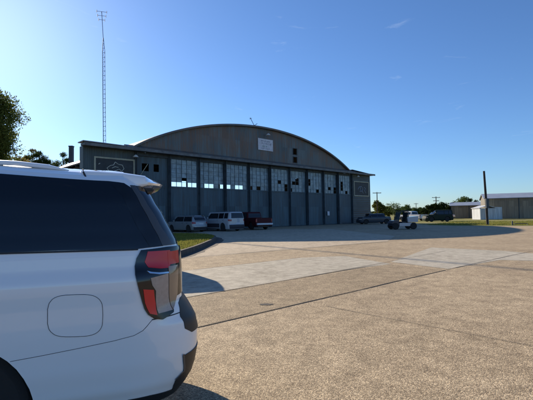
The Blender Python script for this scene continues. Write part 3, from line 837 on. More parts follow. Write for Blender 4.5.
gre.patch([(-.86, 1.30), (-.80, 1.76), (.80, 1.76), (.86, 1.30)], .004, .008, .08).obj('windscreen', 'glass', suv, smooth=True)
# tailgate glass, trim strips up the corner
e0, e1 = L2G(sz(167,246)[0]), L2G(sz(143,205)[0])
qa = (sg_pts[9][0], sg_pts[8][0], sg_pts[7][0], sg_pts[6][0])
tr = [(sg_pts[6][0]-.01, 1.70), (sg_pts[7][0]-.008, sg_pts[7][1]), (sg_pts[8][0]-.008, sg_pts[8][1]), (sg_pts[9][0]-.008, 1.285),
      (sg_pts[9][0]+.10, 1.285), (sg_pts[8][0]+.085, sg_pts[8][1]), (sg_pts[7][0]+.085, sg_pts[7][1]), (sg_pts[6][0]+.09, 1.70)]
gre.patch(tr, .006, .01, .05).obj('corner_trim', 'pillar', suv, smooth=True)
gre.patch(mir(tr), .006, .01, .05).obj('corner_trim', 'pillar', suv, smooth=True)
rg = [(tr[7][0]-.008, 1.70), (tr[6][0]-.008, tr[6][1]), (tr[5][0]-.008, tr[5][1]), (tr[4][0]-.008, 1.285)]
gre.patch(rg+[(2*gh-q, z) for q, z in rg[::-1]], .004, .008, .06).obj('rear_window', 'glass', suv, smooth=True)
# tail lamps
gre.patch([(L2G(sz(*p)[0]), sz(*p)[1]) for p in [(111,184),(124,185.5),(130.5,190),(141,207),(154,231),(161,244.5),(149,246),(128,208)]], .0055, .004, .04).obj('pillar_panel', 'gblack', suv, smooth=True)
lamp_px = [(140.7,250.4),(136.5,258),(134.7,266),(135.2,275),(137,284),(140.5,297),(144,308.6),(148,315),(153.8,318.5),(162,319.5)]
lp = [(L2G(sz(*p)[0]), sz(*p)[1]) for p in lamp_px]
def lampset(mirror):
    f_ = (lambda P_: mir(P_)) if mirror else (lambda P_: P_)
    s_e = back(.66)      # inner edge on the rear face
    t = gre.patch(f_(lp+[(back(.90), .86), (back(.84), .95), (s_e, .955), (s_e, 1.27), (lp[0][0]+.2, 1.275)]), .010, .016, .03).obj('taillight', 'gblack', suv, smooth=True)
    def g(pts, o_=.014): return f_([(L2G(sz(*p)[0]), sz(*p)[1]) for p in pts])
    gre.patch(g([(147,252),(144,262),(148,268),(159,269),(168.5,268),(168.5,250.5)]), .013, .004, .03).obj('red_lens', 'redlens', t, smooth=True)
    gre.patch(g([(142.5,289),(144.5,303),(149,313.5),(156.3,315),(154.6,303),(152.5,289.5)]), .014, .005, .03).obj('reflector', 'reflector', t, smooth=True)
    gre.patch(g([(146,271.5),(149,274),(158,274.8),(167,273.5),(167,272),(158,273),(150,272.2)]), .015, .005, .03).obj('chrome_strip', 'chrome', t, smooth=True)
    a, b_ = sz(167,275), sz(168,315); c_ = L2G(a[0])
    q = [(L2G(sz(*p)[0]), sz(*p)[1]) for p in [(150,278),(151.5,285),(155,290.5),(157.5,313.5)]]
    gre.patch(f_([(c_, .875), (c_, q[0][1]+.01)]+q), .013, .004, .03).obj('clear_lens', 'clearlens', t, smooth=True)
    gre.patch(f_([(c_+.005, .875), (c_+.005, 1.15), (c_+.12, 1.15), (c_+.10, .965), (c_+.04, .90)]), .014, .004, .03).obj('rear_lens', 'cleared', t, smooth=True)
    gre.patch(f_([(c_+.005, 1.162), (c_+.005, 1.245), (c_+.14, 1.245), (c_+.14, 1.162)]), .014, .004, .03).obj('red_lens', 'redlens', t, smooth=True)
lampset(False); lampset(True)
# fuel door and seams
fd = []
cx_, cy_, ax, ay = 75.2, 315.5, 27.6, 21.0
for i in range(40):
    a = 2*math.pi*i/40; e = 2/3.4
    x = cx_+ax*math.copysign(abs(math.cos(a))**e, math.cos(a)); y = cy_+ay*math.copysign(abs(math.sin(a))**e, math.sin(a))-(x-cx_)*.03
    fd.append((x, y))
FD = [(L2G(sz(*p)[0]), sz(*p)[1]) for p in fd]
fdo = gre.patch(FD, .0025, .004, .03).obj('fuel_door', 'paint', suv, smooth=True)
gre.strip(FD, .0027, .0036, True).obj('door_gap', 'seam', fdo)
# bumper seam: from the wheel arch to the lamp
strip_px('bumper_gap', [(10,361.5),(40,356),(80,348),(115,340.5),(134,335.5),(143,330.5),(150,322.5),(152.5,319.5)], .0027, 'seam', suv)
sm = [(L2G(sz(152,320)[0]), .845), (back(.05), .845)]
gre.strip(sm, .006, .003).obj('tailgate_gap', 'seam', suv)
# belt moulding under the side glass
bl = [(sx(-3.9), 1.284), (sx(-2.0), 1.284), (L2G(sz(10,252)[0]), 1.282), (L2G(sz(138,250)[0]), 1.268+.006)]
gre.strip(bl, .010, .006).obj('belt_moulding', 'black', suv); gre.strip(mir(bl), .010, .006).obj('belt_moulding', 'black', suv)
for xx in (-2.05, -3.02, -3.95):
    for f_ in (lambda q: q, mir): gre.strip(f_([(sx(xx), .5), (sx(xx), 1.28)]), .005, .0015).obj('door_gap', 'seam', suv)
# black step pad and lower valance of the bumper
pad = [(back(.86), .60), (back(.90), .72), (back(.86), .80), (back(.78), .835), (back(.4), .835), (back(.0), .835)]
padm = pad+[(2*gh-q, z) for q, z in pad[::-1]][1:]
pl = [(back(.84), .585), (back(.0), .585)]
gre.patch([(back(.80), .70), (back(.86), .74), (back(.86), .82), (back(.80), .90), (back(.74), .925), (2*gh-back(.74), .925), (2*gh-back(.80), .90), (2*gh-back(.86), .82), (2*gh-back(.86), .74), (2*gh-back(.80), .70)], .004, .01, .03).obj('step_pad', 'black', suv, smooth=True)
va_px = [(L2G(sz(*p)[0]), sz(*p)[1]) for p in [(128,399.5),(150,395),(172,389),(175,380.5),(183,372)]]
va_ = [(va_px[0][0]-.16, .304), (va_px[0][0]-.06, .33)]+va_px+[(back(.88), .57), (back(.45), .60), (back(0), .60)]
gre.patch(va_+[(2*gh-q, z) for q, z in va_[::-1]][1:], .006, .012, .03).obj('valance', 'black', suv, smooth=True)
gre.strip([(va_px[3][0]-.005, va_px[3][1]+.01), (va_px[4][0], va_px[4][1]+.012), (back(.88), .582)], .012, .007).obj('valance_edge', 'pillar', suv)
# spoiler
def sp_sec(y):
    q = abs(y-SW/2)/(SW/2-.30)     # 0 centre .. 1 end
    tip = -.070-.10*q**3; zt = 1.728-.020*q**2; zr = 1.812-.024*q**2
    return [(-.62, zr-.004), (-.50, zr-.008), (-.36, zr-.016), (-.22, zt+.044), (tip-.03, zt+.012), (tip, zt-.004), (tip-.012, zt-.018), (-.20, zt-.022), (-.31, zt-.055), (-.36, zt-.06), (-.62, zt-.02)]
bb = B(); ys = [.265, .275, .30, .34, .40, .5, .7, .85, 1.02, 1.19, 1.34, 1.54, 1.64, 1.70, 1.74, 1.765, 1.775]; rings = []
for i, y in enumerate(ys):
    sec = sp_sec(y); k = min(i, len(ys)-1-i); f_ = (.55, .85, 1)[min(k, 2)]
    cx0 = sum(p[0] for p in sec)/len(sec); cz0 = sum(p[1] for p in sec)/len(sec)
    rings.append([bb.b.verts.new((p[0]*1 if f_ == 1 else cx0+(p[0]-cx0)*(f_*.1+.9), y, cz0+(p[1]-cz0)*f_)) for p in sec])
for A, D in zip(rings, rings[1:]):
    for k in range(len(A)): bb.b.faces.new((A[k], A[(k+1)%len(A)], D[(k+1)%len(A)], D[k]))
bb.b.faces.new(rings[0]); bb.b.faces.new(rings[-1][::-1])
spo = bb.obj('spoiler', 'paint', suv, smooth=True)
B().box(-.30, -.16, .32, 1.72, 1.648, 1.672).obj('spoiler_underside', 'black', spo, bevel=.008)
# roof seam in front of the spoiler
bb = B()
bb.tube([(-.585, .248, 1.735), (-.60, .272, 1.765), (-.61, .32, 1.787), (-.62, .42, 1.800)], .006, 6)
bb.obj('roof_gap', 'seam', suv)
# roof rails
for yy in (.36, SW-.36):
    rl = bpy.data.objects.new('roof_rail', None)
    pts_ = [(-3.3, yy+.0, 1.815), (-3.15, yy, 1.832), (-2.6, yy, 1.845), (-1.6, yy, 1.842), (-1.0, yy, 1.826), (-.82, yy, 1.808), (-.70, yy, 1.785)]
    bb = B()
    prev = None
    for i, p_ in enumerate(pts_):
        w_ = .022; h_ = .016 if 0 < i < len(pts_)-1 else .006
        cur = [bb.b.verts.new((p_[0], p_[1]+w_*math.cos(a), p_[2]+h_*math.sin(a))) for a in [2*math.pi*k/10 for k in range(10)]]
        if prev:
            for k in range(10): bb.b.faces.new((prev[k], prev[(k+1)%10], cur[(k+1)%10], cur[k]))
        prev = cur
    bb.obj('roof_rail', 'paint', suv, smooth=True)
# wheels, wells, underside
for (xx, yy, o_) in ((AX, .05, -1), (AXF, .05, -1), (AX, SW-.05, 1), (AXF, SW-.05, 1)):
    wheel(suv, xx, yy, WR, .27, o_, n=40)
B().box(-5.1, -.25, .35, SW-.35, .24, .355).obj('underbody', 'black', suv)
for f_ in (lambda P_: P_, mir):
    for xx in (AX, AXF):
        pass
# front end
for f_ in (1, -1):
    q = [(f_*.50, .88), (f_*.50, 1.05), (f_*.95, 1.07), (f_*1.10, .95), (f_*.95, .86)]
    low.patch(q, .006, .012, .05).obj('headlight', 'clearlens', suv, smooth=True)
low.patch([(-.47, .62), (-.47, 1.07), (.47, 1.07), (.47, .62)], .006, .012, .08).obj('grille', 'gblack', suv, smooth=True)
for yy, s_ in ((0, -1), (SW, 1)):
    B().box(-3.78, -3.60, yy+s_*.02-.09, yy+s_*.02+.09+s_*.08, 1.28, 1.46).obj('mirror', 'paint', suv, bevel=.04, smooth=True)

# ------------------------------------------------------------------ other cars
def car(name, label, cat, loc, rz, L, W, zt, zb, zr, paint, kind, group=None, glass='glass', low_m=None, xg=None, r=.34, rack=False, tail='redtail'):
    """kind: hatch, suv, sedan. zb belt height, zr roof height"""
    t = thing(name, label, cat, loc, rz, group)
    dh = zr-zb
    sd_ = [(.22,.06),(.35,.015),(.6,0),(zb-.2,.0),(zb-.08,.015),(zb,.035),(zb+.1,.07),(zr-.18,.16),(zr-.08,.21),(zr-.02,.30)]
    if kind == 'suv': rs = [(.22,.06),(.4,-.04),(.6,-.06),(.66,0),(zb,.01),(zr-.15,.10),(zr-.02,.22)]
    elif kind == 'hatch': rs = [(.22,.08),(.4,-.03),(.6,-.04),(.68,0),(zb-.05,.03),(zb+.05,.07),(zr-.18,.32),(zr-.02,.5)]
    else: rs = [(.22,.06),(.45,-.02),(.7,.02),(zb-.1,.06),(zb,.14)]
    fr = [(.22,.06),(.4,0),(.6,.02),(zb-.25,.10),(zb-.1,.3),(zb,.55)]
    lo_ = Shell(L, W, .28, .35, sd_, rs, fr, .05, .16, step=.06)
    xg0, xg1 = xg
    b_ = lo_.mesh_bm([.22,.28,.35,.42,.5,.58,.64,.68,.75,zb-.25,zb-.18,zb-.12,zb-.06,zb], cap_top=[(.2,.015),(.5,.03)]).obj('body', paint, t, smooth=True)
    ax1, ax2 = -.82 if kind != 'suv' else -1.1, -L+.88
    cut_wheels(b_, [(ax1, r), (ax2, r)], r+.045, W, 'body')
    if kind == 'sedan': rg_ = [(zb,.0),(zr-.1,.55),(zr-.02,.75)]
    else: rg_ = rs
    gl_ = Shell(xg1-xg0 if kind == 'sedan' else xg1, W, .28, .35, sd_, rg_, [(zb,0),(zr-.15,.62),(zr-.02,.9)], .05, .1, step=.06, x0=-(xg0 if kind == 'sedan' else 0))
    gz = [zb-.01]+frange(zb+.02, zr-.1, 5)+[zr-.05, zr-.02]
    cb = gl_.mesh_bm(gz, cap_top=[(.1,.012),(.3,.022),(.7,.035)]).obj('cabin', paint, t, smooth=True)
    hh = gl_.half; xr, xf = -(xg0 if kind == 'sedan' else 0), -xg1
    a0 = gl_.s_of_x; zg = zr-.13; mid = (xr-.35+xf+.55)/2
    wins = [[(a0(xf+.15), zb+.03), (a0(xf+.72), zg), (a0(mid-.04), zg), (a0(mid-.04), zb+.03)], [(a0(mid+.04), zb+.03), (a0(mid+.04), zg), (a0(xr-(.62 if kind == 'sedan' else .45)), zg), (a0(xr-.32), zb+.03)]]
    if kind == 'suv': 
        m2 = (mid+xr-.3)/2+.1
        wins[1] = [(a0(mid+.04), zb+.03), (a0(mid+.04), zg), (a0(m2-.04), zg), (a0(m2-.04), zb+.03)]
        wins.append([(a0(m2+.06), zb+.03), (a0(m2+.06), zg), (a0(xr-.36), zg), (a0(xr-.32), zb+.03)])
    for w_ in wins:
        gl_.patch(w_, .006, .012, .15).obj('side_window', glass, t, smooth=True)
        gl_.patch([(2*hh-q, z) for q, z in w_], .006, .012, .15).obj('side_window', glass, t, smooth=True)
    hwid = W/2-.22
    for f_ in (lambda q: q, lambda q: 2*lo_.half-q):
        for xx in (xf+.5, mid, xr-.95): lo_.strip([(f_(lo_.s_of_x(xx)), .36), (f_(lo_.s_of_x(xx)), zb-.02)], .012, .002).obj('door_gap', 'seam', t)
        for xx in (mid-.18, xr-1.1): lo_.strip([(f_(lo_.s_of_x(xx)), zb-.12), (f_(lo_.s_of_x(xx+.14)), zb-.12)], .03, .02).obj('door_handle', 'seam', t)
    gl_.patch([(hh-hwid, zb+.05), (hh-hwid*.9, zg), (hh+hwid*.9, zg), (hh+hwid, zb+.05)], .006, .012, .15).obj('rear_window', glass, t, smooth=True)
    gl_.patch([(-hwid, zb+.05), (-hwid*.88, zg), (hwid*.88, zg), (hwid, zb+.05)], .006, .012, .15).obj('windscreen', glass, t, smooth=True)
    lh = lo_.half; zl = zb-.02 if kind != 'suv' else zb-.05
    for s_ in (-1, 1):
        lo_.patch([(lh+s_*(W/2+.12), zl-.17), (lh+s_*(W/2+.15), zl), (lh+s_*(W/2-.28), zl-.02), (lh+s_*(W/2-.25), zl-.2)], .008, .014, .1).obj('taillight', tail, t, smooth=True)
        lo_.patch([(s_*(W/2-.42), .62), (s_*(W/2-.38), .75), (s_*(W/2+.1), .78), (s_*(W/2+.05), .66)], .008, .014, .1).obj('headlight', 'clearlens', t, smooth=True)
    lo_.patch([(lh-.26, .72), (lh-.26, .84), (lh+.26, .84), (lh+.26, .72)], .012, .016, .1).obj('licence_plate', 'plate', t)
    zc = .64 if low_m else .50
    lo_.patch([(lh-W/2+.05, .25), (lh-W/2+.0, zc), (lh+W/2-.0, zc), (lh+W/2-.05, .25)], .01, .016, .1).obj('bumper', low_m or 'cladding', t, smooth=True)
    if low_m:
        for f_ in (lambda q: q, lambda q: 2*lh-q):
            lo_.patch([(f_(lo_.s_of_x(ax2+r+.1)), .26), (f_(lo_.s_of_x(ax2+r+.1)), .76), (f_(lo_.s_of_x(ax1-r-.1)), .76), (f_(lo_.s_of_x(ax1-r-.1)), .26)], .006, .012, .2).obj('side_cladding', low_m, t, smooth=True)
    for (xx, yy, o_) in ((ax1, .03, -1), (ax2, .03, -1), (ax1, W-.03, 1), (ax2, W-.03, 1)): wheel(t, xx, yy, r, .22, o_, n=20)
    B().box(-L+.35, -.3, .32, W-.32, .16, .225).obj('underbody', 'black', t)
    if rack:
        for yy in (.36, W-.36): B().tube([(-.5, yy, zr+.02), (-.6, yy, zr+.07), (-2.6, yy, zr+.07), (-2.75, yy, zr+.02)], .02, 6).obj('roof_rail', 'silverrim', t)
    for yy, s_ in ((0, -1), (W, 1)):
        B().box(xf+.42, xf+.56, yy-.02+s_*.1-.07, yy+.02+s_*.1+.07, zb+.02, zb+.17).obj('mirror', paint, t, bevel=.03)
    return t
def nose(px, py, ang):
    """location for the rear corner x=0,y=0 at a pixel on the ground"""
    p = gp(px, py); return (p.x, p.y, 0)
# nose-in to the hangar: local +x is rearwards
rzp = math.atan2(-.72, .69)
car('parked_crossover', 'silver crossover parked nose to the hangar behind the grass island', 'car', (at(193.5,231,37.3).x, 37.3, 0), math.atan2(-.66,.75), 4.35, 1.80, 0, 1.0, 1.60, 'silver', 'hatch', 'vehicles parked in front of the hangar', xg=(0, 3.4))
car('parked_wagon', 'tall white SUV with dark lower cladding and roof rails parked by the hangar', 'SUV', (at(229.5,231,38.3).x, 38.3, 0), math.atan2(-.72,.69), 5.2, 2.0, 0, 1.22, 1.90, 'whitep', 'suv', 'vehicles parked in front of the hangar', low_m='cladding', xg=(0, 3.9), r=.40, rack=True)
# dark red pickup
def pickup(name, label, loc, rz, paint, group=None, tailm='redtail'):
    t = thing(name, label, 'pickup truck', loc, rz, group)
    L, W, zb, zr = 5.6, 2.0, 1.18, 1.86
    sd_ = [(.3,.06),(.45,.01),(.7,0),(1.0,0),(1.12,.02),(zb,.04),(zb+.1,.08),(zr-.12,.2),(zr,.3)]
    rs = [(.3,.05),(.45,0),(1.2,.02)]
    lo_ = Shell(L, W, .12, .35, sd_, rs, [(.3,.05),(.8,0),(1.05,.05),(zb,.4)], .02, .15, step=.08)
    b_ = lo_.mesh_bm([.42,.5,.6,.7,.8,.9,1.0,1.06,1.12,zb], cap_top=[(.1,.0),(.3,.01)]).obj('body', paint, t, smooth=True)
    cut_wheels(b_, [(-1.25, .40), (-4.65, .40)], .46, W, 'body')
    B().box(-2.0, -.06, .14, W-.14, zb+.012, zb+.02).obj('bed_cover', 'black', t)
    for q_ in ((-2.0, -.055, .02, .13, zb+.002, zb+.06), (-2.0, -.055, W-.13, W-.02, zb+.002, zb+.06), (-.05, .0, .02, W-.02, zb+.002, zb+.05)): B().box(*q_).obj('bed_rail', paint, t, bevel=.01)
    gl_ = Shell(4.3-2.05, W, .22, .3, sd_, [(zb,0),(zr-.1,.14),(zr,.3)], [(zb,0),(zr-.1,.6),(zr,.85)], .03, .08, step=.06, x0=-2.05)
    gl_.mesh_bm([zb-.01]+frange(zb+.03, zr-.1, 4)+[zr-.05, zr], cap_top=[(.1,.012),(.3,.03),(.7,.04)]).obj('cabin', paint, t, smooth=True)
    a0 = gl_.s_of_x; hh = gl_.half; zg = zr-.14
    for w_ in ([(a0(-4.15), zb+.04), (a0(-3.65), zg), (a0(-3.22), zg), (a0(-3.22), zb+.04)], [(a0(-3.14), zb+.04), (a0(-3.14), zg), (a0(-2.4), zg), (a0(-2.35), zb+.04)]):
        gl_.patch(w_, .006, .012, .15).obj('side_window', 'glass', t, smooth=True); gl_.patch([(2*hh-q, z) for q, z in w_], .006, .012, .15).obj('side_window', 'glass', t, smooth=True)
    gl_.patch([(hh-.75, zb+.1), (hh-.7, zg), (hh+.7, zg), (hh+.75, zb+.1)], .006, .012, .15).obj('rear_window', 'glass', t, smooth=True)
    gl_.patch([(-.75, zb+.05), (-.68, zg), (.68, zg), (.75, zb+.05)], .006, .012, .15).obj('windscreen', 'glass', t, smooth=True)
    lh = lo_.half
    for s_ in (-1, 1):
        lo_.patch([(lh+s_*(W/2+.03), .82), (lh+s_*(W/2+.03), 1.14), (lh+s_*(W/2-.14), 1.14), (lh+s_*(W/2-.14), .82)], .008, .014, .1).obj('taillight', tailm, t, smooth=True)
        lo_.patch([(s_*.6, .8), (s_*.6, .98), (s_*1.0, 1.0), (s_*1.0, .82)], .008, .014, .1).obj('headlight', 'clearlens', t, smooth=True)
    B().box(.03, .2, .06, W-.06, .52, .70).obj('bumper', 'plate', t, bevel=.03)
    lo_.patch([(-.6, .62), (-.6, 1.0), (.6, 1.0), (.6, .62)], .008, .014, .1).obj('grille', 'chrome', t, smooth=True)
    for (xx, yy, o_) in ((-1.25, .04, -1), (-4.65, .04, -1), (-1.25, W-.04, 1), (-4.65, W-.04, 1)): wheel(t, xx, yy, .40, .25, o_, n=20)
    B().box(-5.2, -.2, .34, W-.34, .3, .425).obj('underbody', 'black', t)
    return t
pickup('parked_pickup', 'dark red pickup truck with pale bumper parked beside the white SUV', (at(256,231,41.0).x, 41.0, 0), math.atan2(-.86,.5), 'redp', 'vehicles parked in front of the hangar')
# the hidden neighbour whose shadow falls on the pale strip
car('parked_car', 'grey SUV hidden behind the near white SUV, casting a shadow on the concrete', 'SUV', (-3.0, 10.95, 0), R(16), 4.9, 1.62, 0, 1.15, 1.86, 'greyp', 'suv', None, xg=(0, 3.7))
# beyond the right end of the hangar
p = gp(392, 223.7)
car('parked_sedan', 'dark blue sedan in shade past the right corner of the hangar', 'car', (p.x, p.y, 0), R(8), 4.8, 1.85, 0, 1.0, 1.50, 'navyp', 'sedan', None, xg=(.75, 3.7))
p = at(420, 215, 76); pickup('distant_pickup', 'white pickup truck standing beyond the utility cart', (p.x, p.y, 0), R(-62), 'whitep')
p = gp(461, 221.2)
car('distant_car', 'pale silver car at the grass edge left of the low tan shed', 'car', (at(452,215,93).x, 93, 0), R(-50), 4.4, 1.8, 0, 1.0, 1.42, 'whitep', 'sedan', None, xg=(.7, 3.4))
p = gp(454, 221.4); 
car('distant_van', 'dark green off-road vehicle under the trees', 'SUV', (p.x, p.y, 0), R(4), 4.7, 1.9, 0, 1.2, 1.95, 'greenp', 'suv', None, xg=(0, 3.4), r=.42)
# utility cart
p = gp(396.3, 229.6)
ut = thing('utility_cart', 'small white utility cart with roll cage and dump box on the shaded apron', 'utility cart', (p.x, p.y, 0), R(4))
B().prism([(-.35,.36),(-.15,.70),(.25,.78),(.35,.55),(1.1,.52),(1.15,.62),(1.95,.62),(1.95,.38),(.1,.30)], .12, 1.28).obj('body', 'navyp', ut, bevel=.03)
B().prism([(-.40,.52),(-.20,.80),(.32,.86),(.36,.70)], .10, 1.30).obj('bonnet', 'navyp', ut, bevel=.03)
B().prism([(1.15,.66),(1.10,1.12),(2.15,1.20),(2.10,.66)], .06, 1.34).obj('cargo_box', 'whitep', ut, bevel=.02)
for yy in (.2, .75): 
    s_ = B().box(.65, 1.08, yy, yy+.45, .56, .72).obj('seat', 'black', ut, bevel=.04)
    B().prism([(1.0,.70),(1.1,1.2),(1.2,1.2),(1.12,.70)], yy, yy+.45).obj('backrest', 'black', ut, bevel=.03)
bb = B()
for yy in (.14, 1.26):
    bb.tube([(.30, yy, .8), (.55, yy, 1.62), (1.22, yy, 1.66), (1.24, yy, .6)], .045, 6)
bb.tube([(.55,.14,1.62),(.55,1.26,1.62)], .03, 6); bb.tube([(1.22,.14,1.66),(1.22,1.26,1.66)], .03, 6)
bb.obj('roll_cage', 'steel', ut)
B().box(.50, 1.28, .12, 1.28, 1.69, 1.77).obj('canopy', 'black', ut, bevel=.015)
for yy in (.09, 1.28):
    B().box(.36, 1.9, yy, yy+.03, .30, .60).obj('side_skirt', 'whitep', ut, bevel=.01)
B().prism([(1.16,.62),(1.16,1.60),(1.19,1.60),(1.19,.62)], .18, 1.22).obj('rear_panel', 'glass', ut)
B().prism([(.31,.86),(.54,1.58),(.57,1.58),(.34,.86)], .18, 1.22).obj('windscreen', 'glass', ut)
B().tube([(.40,.42,.84),(.55,.42,.98)], .02, 6).lathe([(.17,-.0),(.19,.01),(.17,.03)], (.56,.42,.98), 14).obj('steering_wheel', 'black', ut)
for (xx, yy, o_) in ((0, .02, -1), (1.68, .02, -1), (0, 1.38, 1), (1.68, 1.38, 1)): wheel(ut, xx, yy, .31, .24, o_, n=18)

# ------------------------------------------------------------------ poles and small things on the right
def pole(name, label, px, pyb, pyt, Y, r_, arms=(), m='wood', lean=0):
    a = at(px, pyb, Y); b_ = at(px, pyt, Y)
    t = thing(name, label, 'utility pole', (a.x, Y, 0), 0)
    B().tube([(0,0,-.3), (lean*.5, 0, b_.z*.5), (lean, 0, b_.z)], r_, 10, r_*.75).obj('post', m, t, smooth=True)
    for (dz, L_) in arms: 
        B().box(lean-L_, lean+L_, -.06, .06, b_.z-dz-.06, b_.z-dz+.06).obj('crossarm', m, t)
        for k in (-.9, -.45, .45, .9): B().lathe([(.05,0),(.06,.08),(.03,.16)], (lean+k*L_, 0, b_.z-dz+.06), 8).obj('insulator', 'galv', t)
    return t
t = pole('utility_pole', 'plain dark wooden pole at the grass edge in front of the tan buildings', 487.8, 224.4, 171, 47, .15, lean=-.22)
B().box(-.24, .10, -.26, -.12, 1.95, 3.05).obj('fuse_box', 'steel', t)
B().tube([(.0,-.16,0),(.0,-.16,1.95)], .03, 5).obj('conduit', 'galv', t)
pole('utility_pole', 'thin pole with single crossarm just right of the hangar', 377.5, 214, 192, 95, .12, ((.25, 1.0),))
pole('utility_pole', 'distant pole with double crossarm above the tree cluster', 436.5, 213, 196.5, 110, .14, ((.3, 1.1), (1.2, .8)))
pole('utility_pole', 'faint far pole above the white pickup truck', 416.3, 213, 203, 150, .12, ((.3, .8),))
a = at(71.3, 160, 58); b_ = at(71.3, 147, 58)
t = thing('square_post', 'stout dark post standing left of the hangar above the SUV roof', 'post', (a.x, 58, 0))
B().box(-.26, .26, -.26, .26, 0, b_.z).obj('post', 'steel', t)
B().box(-.3, .3, -.3, .3, b_.z+.003, b_.z+.15).obj('cap', 'steel', t)
# overhead wires from the plain pole
wa = thing('bollard', 'short dark bollard on the grass edge at far right', 'bollard', (*gp(512.5, 225.2)[:2], 0))
B().lathe([(.07,0),(.07,.42),(.05,.46),(.01,.47)], (0,0,0), 12).obj('post', 'steel', wa, smooth=True)
wa = thing('low_barrier', 'low dark pipe barrier beside the bollard on the grass', 'barrier', (*gp(521, 225.0)[:2], 0))
B().tube([(-.7,0,0),(-.7,0,.16),(.7,0,.16),(.7,0,0)], .04, 8).obj('rail', 'steel', wa)

# ------------------------------------------------------------------ far buildings
def metal_building(name, label, x0, x1, Y, dep, ze, zrdg, ndoor, wallm, roofm, ridge_at=.5, rz=0):
    t = thing(name, label, 'metal building', (x0, Y, 0), rz)
    W_ = x1-x0
    B().box(0, W_, 0, .15, 0, ze).obj('wall', wallm, t); B().box(0, .15, .153, dep, 0, ze).obj('wall', wallm, t)
    B().box(W_-.15, W_, .153, dep, 0, ze).obj('wall', wallm, t); B().box(.15, W_-.15, dep-.15, dep, 0, ze).obj('wall', wallm, t)
    B().prism([(-.4, ze-.02), (dep*.5, zrdg), (dep+.4, ze-.02), (dep+.4, ze+.10), (dep*.5, zrdg+.12), (-.4, ze+.10)], -.3, W_+.3, 'X').obj('roof', roofm, t)
    for xx in (.01, W_-.14): B().prism([(.2, ze+.002), (dep*.5, zrdg-.05), (dep-.2, ze+.002)], xx, xx+.13, 'X').obj('gable', wallm, t)
    for k in range(ndoor):
        xa = W_*(k+.12)/ndoor; xb = W_*(k+.88)/ndoor
        d_ = B().box(xa, xb, -.06, -.005, .05, ze*.86).obj('sliding_door', wallm, t)
    for k in range(ndoor+1):
        xx = .1+(W_-.2)*k/ndoor; B().box(xx-.07, xx+.07, -.14, -.063, 0, ze).obj('downspout', 'steel', t)
    return t
a, b_ = at(451, 215, 104), at(500, 215, 104)
metal_building('storage_building', 'low tan metal building with pale roof behind the white shed', a.x, b_.x, 104, 9, 3.2, 4.1, 3, 'tan', 'tanroof', .4, R(-26))
a, b_ = at(485.5, 215, 88), at(600, 215, 88)
metal_building('storage_building', 'larger tan metal building with blue grey roof at the right edge', a.x, b_.x, 88, 12, 4.4, 5.6, 4, 'tan', 'tanroof', .5, R(-24))
a, b_ = at(480.3, 215, 80), at(503.5, 215, 80)
sh = thing('garden_shed', 'small white ribbed metal shed in front of the tan buildings', 'shed', (a.x, 80, 0), 0)
W_ = b_.x-a.x
B().box(0, W_*.68, 0, 3.2, 0, 2.25).obj('wall', 'shedw', sh)
B().prism([(-.15, 2.24), (W_*.34, 2.75), (W_*.68+.1, 2.24), (W_*.68+.1, 2.32), (W_*.34, 2.85), (-.15, 2.32)], -.1, 3.3).obj('roof', 'shedw', sh)
B().box(W_*.68+.003, W_, .4, 3.0, 0, 2.45).obj('side_bay', 'shedw', sh)
B().box(W_*.2, W_*.5, -.05, -.004, .05, 2.0).obj('door', 'shedw', sh)

# ------------------------------------------------------------------ trees
def tree_mesh(seed, h, rad, n_leaf, leaf, trunk_h, flat=.75, clumps=26, spiky=False):
    rnd = random.Random(seed); tb = B()
    tb.tube([(0,0,-.2),(rnd.uniform(-.1,.1)*rad*.2,0,trunk_h*.5),(0,0,trunk_h),(rad*.05,rad*.03,h*.75)], h*.026, 8, h*.008)
    cl = []; zc = (h+trunk_h*.8)/2; hz = (h-trunk_h*.8)/2
    for i in range(clumps):
        while True:
            d = Vector((rnd.uniform(-1,1), rnd.uniform(-1,1), rnd.uniform(-1,1)))
            if d.length < 1: break
        d = d*(.35+.65*rnd.random()**.4)/max(d.length, .3)*min(1, d.length+.25)
        k = Vector((d.x*rad*.8, d.y*rad*.8, zc+d.z*hz*.85)); cl.append((k, rad*rnd.uniform(.2, .42)))
        if i % 2 == 0: 
            s_ = Vector((0, 0, rnd.uniform(trunk_h*.7, h*.6))); m_ = s_.lerp(k, .5)+Vector((0,0,-.05*h))
            tb.tube([s_, m_, k], h*.009, 5, h*.003)
    vs_, fs = [], []
    for _ in range(n_leaf):
        k, r_ = cl[rnd.randrange(len(cl))]
        d = Vector((rnd.gauss(0,1), rnd.gauss(0,1), rnd.gauss(0,1))); d = d.normalized()*(rnd.random()**.45)*r_*rnd.uniform(.7, 1.25); d.z *= flat
        p_ = k+d; s_ = leaf*rnd.uniform(.5, 1.3)
        a = Vector((rnd.gauss(0,1), rnd.gauss(0,1), rnd.gauss(0,1))).normalized(); b2 = a.cross(Vector((rnd.gauss(0,1), rnd.gauss(0,1), rnd.gauss(0,1)))).normalized()
        i = len(vs_); w2 = .45
        if spiky: a = (a+Vector((0,0,.3))).normalized(); s_ *= 1.8; w2 = .12
        vs_ += [tuple(p_-a*s_*.5), tuple(p_+b2*s_*w2*.5), tuple(p_+a*s_*.5), tuple(p_-b2*s_*w2*.5)]; fs.append((i, i+1, i+2, i+3))
    me = bpy.data.meshes.new('crown'); me.from_pydata(vs_, [], fs)
    return tb.mesh('trunk', smooth=True), me
